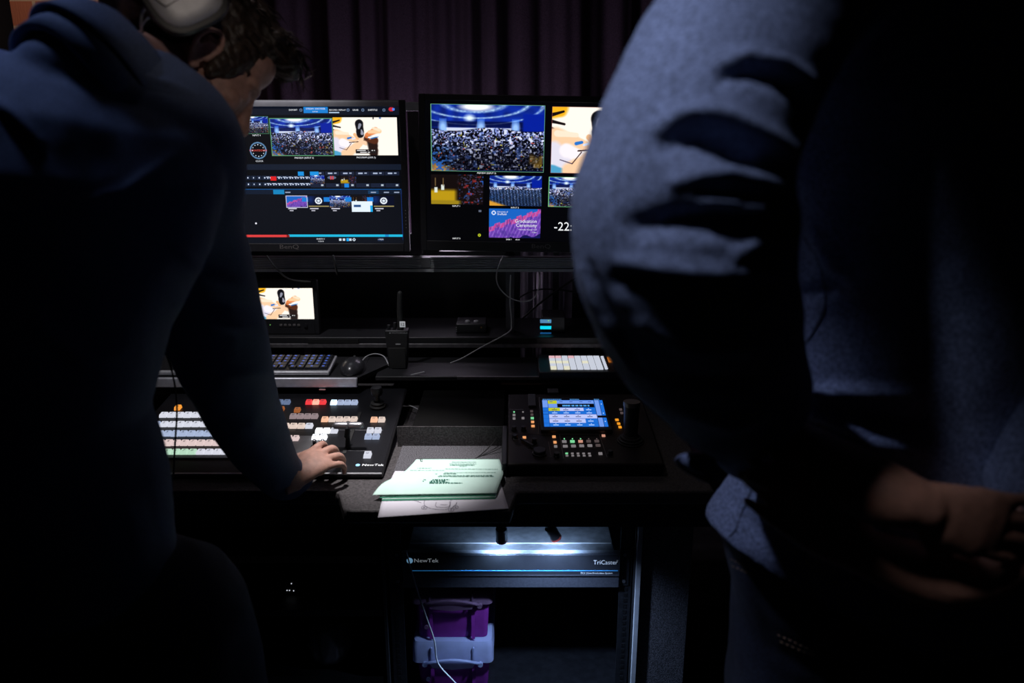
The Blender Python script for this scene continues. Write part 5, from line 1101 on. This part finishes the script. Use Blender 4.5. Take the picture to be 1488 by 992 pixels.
# jacket
NAVY = mat('navy_cotton', (0.060,0.085,0.165), 0.8, nscale=350, nvar=0.18, bump=0.25, bscale=900)
mb = MB(); mb.loft(trings(1.0, LT[1:]), 40)
mb.tube([P(215,165,1.09), shR, upR, elR, faR, P(408,690,1.452), P(428,692,1.475)], [0.085,0.092,0.083,0.080,0.066,0.046,0.038], n=26, caps=True)
mb.tube([P(-80,150,1.08), shL, elL, wrL], [0.085,0.092,0.075,0.05], n=24)
mb.ell(P(112,104,1.055),(0.085,0.055,0.05)); mb.ell(P(190,140,1.07),(0.075,0.06,0.05))
jk = remesh(mb, 0.0055, 10, 0.6)
wrinkle(jk, 0.0020, 26, 11)
sculpt(jk, [([(150,118),(190,105),(240,120),(285,138)],6,0.004),([(165,128),(215,124),(262,135)],5,-0.003),([(0,150),(25,175),(50,205)],9,0.010),([(8,172),(30,200),(55,225)],9,-0.006),
            ([(255,360),(300,400),(360,420)],10,0.006),([(250,400),(300,440),(372,450)],9,-0.005),([(262,440),(320,470),(380,480)],9,0.006),([(275,520),(330,545),(395,540)],9,0.005),([(60,480),(120,520),(200,510)],14,0.006),([(300,600),(350,620),(405,615)],7,0.004),
            ([(100,300),(180,280),(250,230)],10,0.004),([(340,700),(390,710),(430,690)],7,0.003)])
jo = place_mesh('jacket', jk, NAVY, man)
bj = bvh(bpy.data.meshes[jo.data.name]) if False else None
# collar: folded stand collar around the neck
cc0 = P(155,108,1.10); ax = (V3(0.50,0.75,0.40)).normalized(); e1 = (V3(1,0,0)-ax*ax.x).normalized(); e2 = ax.cross(e1)
mb = MB(); vs = []; n = 48
prof = [(0.092,-0.060),(0.095,-0.040),(0.094,-0.012),(0.092,0.008),(0.088,0.024),(0.084,0.028),(0.080,0.024),(0.080,0.0),(0.082,-0.040),(0.082,-0.060)]
for r_, h_ in prof:
    for i in range(n):
        a = 2*math.pi*i/n; vs.append(tuple(cc0+(e1*math.cos(a)*1.04+e2*math.sin(a)*0.95)*r_+ax*(h_+0.003*math.sin(3*a))))
k = len(prof); mb.add(vs, [(j*n+i, j*n+(i+1)%n, ((j+1)%k)*n+(i+1)%n, ((j+1)%k)*n+i) for j in range(k) for i in range(n)])
prof = [(0.093,0.024),(0.098,0.016),(0.104,-0.010),(0.107,-0.026),(0.102,-0.028),(0.096,-0.004),(0.092,0.014)]
vs = []
for r_, h_ in prof:
    for i in range(n):
        a = 2*math.pi*i/n; vs.append(tuple(cc0+(e1*math.cos(a)*1.04+e2*math.sin(a)*0.95)*r_+ax*(h_+0.004*math.sin(2*a+1))))
k = len(prof); mb2 = MB(); mb2.add(vs, [(j*n+i, j*n+(i+1)%n, ((j+1)%k)*n+(i+1)%n, ((j+1)%k)*n+i) for j in range(k) for i in range(n)])
co_ = mb.build('collar_stand', NAVY, man, world=True, smooth=True); mb2.build('collar', NAVY, man, world=True, smooth=True)
DEN0 = mat('dark_trousers', (0.018,0.022,0.04), 0.85, nscale=300, nvar=0.2)
mb = MB(); mb.loft(trings(0.97, LT[:3]), 32)
for h_, k_, a_ in ((hipR,knR,anR),(hipL,knL,anL)): mb.tube([h_,k_,a_-V3(0,0,0.02)], [0.115,0.085,0.068], n=24)
tj = remesh(mb, 0.008, 5); wrinkle(tj, 0.002, 30, 3); place_mesh('trousers', tj, DEN0, man)
for a_ in (anR, anL):
    mb = MB(); shoe(mb, a_, (0.05,1,0)); mb.build('shoe', BLK, man, world=True, smooth=True)
# headphones
ecc = P(263, -14, 1.185); nrm = (sh*0.92-fh*0.1+UP*0.05).normalized(); e1 = (fh*0.9-uh*0.25); e1 = (e1-nrm*e1.dot(nrm)).normalized(); e2 = nrm.cross(e1)
if e2.dot(UP) < 0: e2 = -e2
def cupmesh(c, nr, prof, ex=0.048, ey=0.046, pw=3.2, n=40):
    vs = []
    for sc_, h_ in prof:
        for i in range(n):
            a = 2*math.pi*i/n; ca, sa = math.cos(a), math.sin(a); rr = (abs(ca)**pw+abs(sa)**pw)**(-1/pw)
            vs.append(tuple(c+e1*ca*rr*ex*sc_+e2*sa*rr*ey*sc_+nr*h_))
    k = len(prof); m_ = MB(); m_.add(vs, [(j*n+i, j*n+(i+1)%n, (j+1)*n+(i+1)%n, (j+1)*n+i) for j in range(k-1) for i in range(n)]+[tuple(range(n))[::-1], tuple(range((k-1)*n,k*n))]); return m_
hp_ = thing('headphones', 'black headphones with silver ear cup plate worn on the bending man\'s head', 'headphones', ecc)
cupmesh(ecc, nrm, [(0.9,-0.012),(1.0,-0.008),(1.04,0.0),(1.0,0.006),(0.9,0.007)], 0.055, 0.053).build('ear_cup', BLK, hp_, world=True, smooth='auto')
cupmesh(ecc, nrm, [(0.86,0.006),(0.88,0.009),(0.80,0.013),(0.5,0.0155),(0.1,0.016)], 0.055, 0.053).build('silver_plate', mat('cup_silver', (0.62,0.62,0.64), 0.42, 0.4, bump=0.2, bscale=900), hp_, world=True, smooth='auto')
cupmesh(ecc, nrm, [(0.95,-0.012),(1.0,-0.020),(0.95,-0.028),(0.7,-0.030)], 0.046, 0.046).build('ear_cushion', RUB, hp_, world=True, smooth='auto')
mb = MB(); q = ecc+nrm*0.0168-e2*0.030+e1*0.004
sq = [(-0.010,0.013),(0.010,0.016),(0.012,-0.004),(-0.004,-0.011),(-0.013,0.0),(-0.010,0.013)]
mb.tube([q+e1*a+e2*b for a, b in sq], 0.0007, n=6, sub=1); mb.build('cup_emblem', mat('emblem', (0.02,0.02,0.02), 0.4), hp_, world=True)
ecl = oh-sh*0.10*HS-fh*0.045+uh*0.03
cupmesh(ecl, -nrm, [(0.9,-0.028),(1.0,-0.012),(1.04,0.0),(0.9,0.010)], 0.046, 0.046).build('ear_cup', BLK, hp_, world=True, smooth='auto')
mb = MB(); tpz = oh+uh*0.160*HS-fh*0.065
mb.tube([ecc+nrm*0.0+e2*0.02, ecc+e2*0.075+nrm*0.004, tpz+sh*0.02, tpz-sh*0.04, ecl+uh*0.06, ecl], [0.006,0.008,0.010,0.010,0.008,0.006], n=14, flat=1.6); mb.build('headband', BLK, hp_, world=True, smooth=True)
mb = MB(); mb.tube([P(216,8,1.18),P(207,18,1.18),P(205,34,1.18),P(207,46,1.185)], 0.0022, n=8); mb.tube([P(216,26,1.175),P(211,30,1.175),P(206,38,1.175)],0.0016,n=8); mb.build('hinge_wire', ALU, hp_, world=True, smooth=True)
cable('headphone_cable', [(236,500,1.24),(250,540,1.26),(257,590,1.30),(254,650,1.36),(252,690,1.40),(249,714,1.42),(246,760,1.42),(230,800,1.40)], 0.0017, CAB, 'black headphone cable hanging across the lit switcher keys from the left man')
cable('switcher_tail_cable', [(233,684,1.47),(240,690,1.46),(241,697,1.46),(236,704,1.46)], 0.0012, CAB, 'short black cable end curling over the ledge by the left man')
# ---------------------------------------------------------------- man on the right
man2 = thing('person', 'man in blue denim shirt and dark jeans standing with crossed forearms', 'person', (P(1330,900,0.98).x, 1.0, FL))
DEN = mat('chambray', (0.15,0.19,0.32), 0.88, nscale=260, nvar=0.45, bump=0.5, bscale=600)
JEAN = mat('dark_jeans', (0.022,0.030,0.06), 0.85, nscale=260, nvar=0.35, bump=0.3, bscale=600)
T2 = [(1290,960,0.97,0,0.20,0.14,0),(1288,860,0.97,0,0.215,0.15,0),(1288,760,0.98,0,0.238,0.155,0),(1310,680,0.98,0,0.212,0.145,0),(1345,560,0.98,0,0.19,0.14,0),(1370,430,0.98,0,0.195,0.15,0),(1385,280,0.98,0,0.21,0.155,0),(1395,100,0.97,0,0.225,0.15,0),(1400,-60,0.96,0,0.23,0.13,0),(1400,-150,0.96,0,0.17,0.11,0),(1400,-200,0.97,0,0.09,0.08,0)]
A2 = [(1230,-120,0.90,0.10),(1130,-30,0.83,0.098),(1068,80,0.765,0.088),(1010,205,0.725,0.090),(990,325,0.73,0.103),(1012,450,0.80,0.104),(1066,560,0.87,0.087),(1096,630,0.90,0.062)]
pa = [P(x,y,Y) for x,y,Y,r in A2]
frm = [P(1105,635,0.885), P(1180,672,0.825), P(1270,712,0.765), P(1340,735,0.75)]
oh2 = P(1390,-330,1.0)
mb = MB(); mb.loft(trings(0.86, T2), 32)
f2 = V3(-0.35,0.93,-0.1).normalized(); u2 = V3(0,0.1,1); u2 = (u2-f2*u2.dot(f2)).normalized(); s2 = f2.cross(u2)
head(mb, oh2, f2, s2, u2, P(1400,-190,0.97), 1.05)
mb.tube([pa[0],pa[2],pa[4],pa[6],frm[0],frm[1],frm[2],frm[3]], [0.055,0.05,0.046,0.044,0.042,0.040,0.036,0.027], n=20)
hand(mb, frm[3], (0.95,-0.05,-0.25), (0,0.3,-1), (0,-1,0.1), 0.95, (0.25,0.4,0.3))
w2 = P(1250,800,0.785)
mb.tube([P(1600,100,0.95),P(1640,450,0.86),P(1480,760,0.80),P(1380,835,0.79),w2], [0.055,0.048,0.045,0.038,0.027], n=20)
hand(mb, w2, (P(1150,728,0.80)-w2), (0,0,1), (0,-1,0), 0.95, (0.10,0.15,0.15), 0.05)
mb.tube([P(1160,722,0.80),P(1120,702,0.79),P(1090,691,0.785)],[0.010,0.0105,0.0085],n=14)
hx, hy = P(1290,900,0.98).x, 1.0
H2R, H2L = V3(hx-0.10,hy,0.82), V3(hx+0.11,hy,0.82); K2R, K2L = V3(hx-0.11,hy+0.04,0.47), V3(hx+0.13,hy+0.02,0.47); N2R, N2L = V3(hx-0.12,hy-0.02,0.12), V3(hx+0.15,hy-0.04,0.12)
for h_, k_, a_ in ((H2R,K2R,N2R),(H2L,K2L,N2L)): mb.tube([h_,k_,a_,a_-V3(0,-0.02,0.04)], [0.09,0.06,0.042,0.042], n=18)
b2 = remesh(mb, 0.0036, 3); place_mesh('body', b2, SKD, man2)
hair(oh2, f2, s2, u2, 1.05, 9, 300).build('hair', MATS['brown_hair'], man2, world=True, smooth=True, fix=False)
# jeans
mb = MB(); mb.loft([(c, A*0.975, B*0.96) for c, A, B in trings(1.0, T2[:4])], 36)
for h_, k_, a_ in ((H2R,K2R,N2R),(H2L,K2L,N2L)): mb.tube([h_+V3(0,0,0.05),h_-V3(0,0,0.1),k_,a_-V3(0,0,0.03)], [0.12,0.115,0.085,0.075], n=26)
jn = remesh(mb, 0.006, 8); wrinkle(jn, 0.0022, 30, 8)
bt = bvh(jn)
jo2 = place_mesh('jeans', jn, JEAN, man2)
mb = MB()
for pl in ([(1062,812),(1090,826),(1130,838),(1185,846)], [(1064,822),(1095,836),(1135,848),(1190,856)], [(1028,828),(1036,846),(1052,864)], [(1130,922),(1170,940),(1220,955),(1290,972)], [(1134,932),(1175,950),(1225,966),(1292,982)]):
    pts = []
    for i in range(len(pl)-1):
        for k in range(10): t = k/10; pts.append((pl[i][0]*(1-t)+pl[i+1][0]*t, pl[i][1]*(1-t)+pl[i+1][1]*t))
    hp3 = hits(bt, pts, 0.0006)
    for i in range(0, len(hp3)-1, 2): mb.tube([hp3[i], hp3[i].lerp(hp3[i+1],0.9)], 0.0006, n=5, sub=1)
mb.build('stitching', mat('tan_thread', (0.30,0.20,0.12), 0.8), jo2, world=True)
# shirt body
mb = MB(); mb.loft(trings(1.03, T2[1:]), 44)
mb.tube([P(1250,-110,0.93), pa[1]], [0.11,0.10], n=24); mb.tube([P(1560,-90,0.96),P(1640,150,0.93)], [0.11,0.10], n=24)
sb_ = remesh(mb, 0.0055, 8, 0.6); wrinkle(sb_, 0.0035, 22, 21)
bm = bmesh.new(); bm.from_mesh(sb_)
pA, pB, pC = P(1024,757,0.98), P(1290,928,0.82), P(1480,985,0.90); nn = (pB-pA).cross(pC-pA).normalized()
if nn.z > 0: nn = -nn
bmesh.ops.bisect_plane(bm, geom=bm.verts[:]+bm.edges[:]+bm.faces[:], plane_co=pA, plane_no=nn, clear_outer=True); bm.to_mesh(sb_); bm.free()
sculpt(sb_, [([(1175,330),(1205,380),(1250,420)],12,0.008),([(1160,430),(1200,420),(1240,400)],10,-0.008),([(1160,575),(1230,568),(1320,575)],10,0.012),([(1165,600),(1240,598),(1330,612)],12,-0.012),([(1200,625),(1270,645),(1350,655)],12,0.010),
              ([(1120,770),(1180,820),(1250,870)],14,0.006),([(1060,720),(1090,760),(1120,790)],10,-0.004)])
bt = bvh(sb_); so = place_mesh('shirt', sb_, DEN, man2); q = so.modifiers.new('s','SOLIDIFY'); q.thickness = 0.0016
SEAM = mat('seam_dark', (0.03,0.04,0.07), 0.9)
for pl in ([(1168,345),(1188,375),(1197,410),(1199,445),(1186,475),(1170,500)], [(1092,703),(1088,725),(1078,745),(1070,768),(1060,779)]):
    hp3 = hits(bt, pl, 0.0004)
    if len(hp3) > 2: mb = MB(); mb.tube(hp3, 0.0011, n=6); mb.build('side_seam', SEAM, so, world=True, smooth=True)
# sleeve
mb = MB(); mb.tube(pa, [r for *_, r in A2], n=36, sub=8)
sl = remesh(mb, 0.0042, 6, 0.6); wrinkle(sl, 0.0018, 24, 33)
H_ = 0.001
sculpt(sl, [([(1046,95),(1087,83),(1134,93),(1171,116),(1184,142)],11,11*H_),([(1052,112),(1092,102),(1132,112),(1160,135),(1172,175)],14,-12*H_),
            ([(958,188),(990,168),(1022,163),(1060,171),(1097,190),(1125,204),(1150,220)],13,14*H_),([(975,208),(1010,200),(1050,210),(1085,232),(1130,244)],22,-19*H_),
            ([(980,264),(1018,254),(1060,250),(1097,255),(1125,266),(1143,275)],11,14*H_),([(1025,277),(1070,283),(1115,290),(1145,290)],9,-13*H_),
            ([(1022,293),(1060,292),(1097,301),(1134,300),(1155,296)],8,12*H_),([(930,330),(980,322),(1040,322),(1100,328),(1150,320)],20,-22*H_),
            ([(1068,372),(1090,352),(1115,343),(1135,348)],9,11*H_),([(905,380),(960,385),(1040,392),(1125,395)],10,10*H_),([(900,408),(970,420),(1050,425),(1130,420)],15,-12*H_),
            ([(845,390),(862,430),(885,480),(915,535)],6,6*H_),([(858,385),(876,430),(900,480),(930,540)],6,-5*H_),([(940,470),(1000,500),(1080,500),(1150,480)],16,9*H_),([(960,540),(1030,560),(1110,550)],14,-8*H_),([(1000,600),(1060,615),(1120,600)],12,9*H_)])
so2 = place_mesh('sleeve', sl, DEN, man2)
# cuff flap of the sleeve / shirt corner seen past the arm
mb = MB(); out = [(975,668),(992,657),(1012,655),(1035,662),(1048,676),(1052,700),(1040,706),(1018,697),(995,684)]
c0 = (1018,680); N = 10; vs = []; fs = []
for j in range(N+1):
    for i, (x, y) in enumerate(out):
        t = 1-j/N*0.98; vs.append(tuple(P(c0[0]+(x-c0[0])*t, c0[1]+(y-c0[1])*t, 0.86+0.010*math.sin(i*1.7+j*0.8)-0.012*(1-t))))
n = len(out); fs = [(j*n+i, j*n+(i+1)%n, (j+1)*n+(i+1)%n, (j+1)*n+i) for j in range(N) for i in range(n)]; fs.append(tuple(range(N*n,(N+1)*n)))
mb.add(vs, fs); o = mb.build('cuff_flap', DEN, man2, world=True, smooth=True); q = o.modifiers.new('s','SOLIDIFY'); q.thickness = 0.003; q2 = o.modifiers.new('u','SUBSURF'); q2.levels = q2.render_levels = 1
mb = MB(); mb.tube([P(1560,-90,0.96),P(1640,100,0.93),P(1650,450,0.86),P(1530,700,0.81)], [0.11,0.10,0.09,0.07], n=24)
s3 = remesh(mb, 0.007, 5); wrinkle(s3, 0.003, 30, 4); place_mesh('far_sleeve', s3, DEN, man2)
for a_ in (N2R, N2L):
    mb = MB(); shoe(mb, a_, (-0.1,1,0)); mb.build('shoe', BLK, man2, world=True, smooth=True)
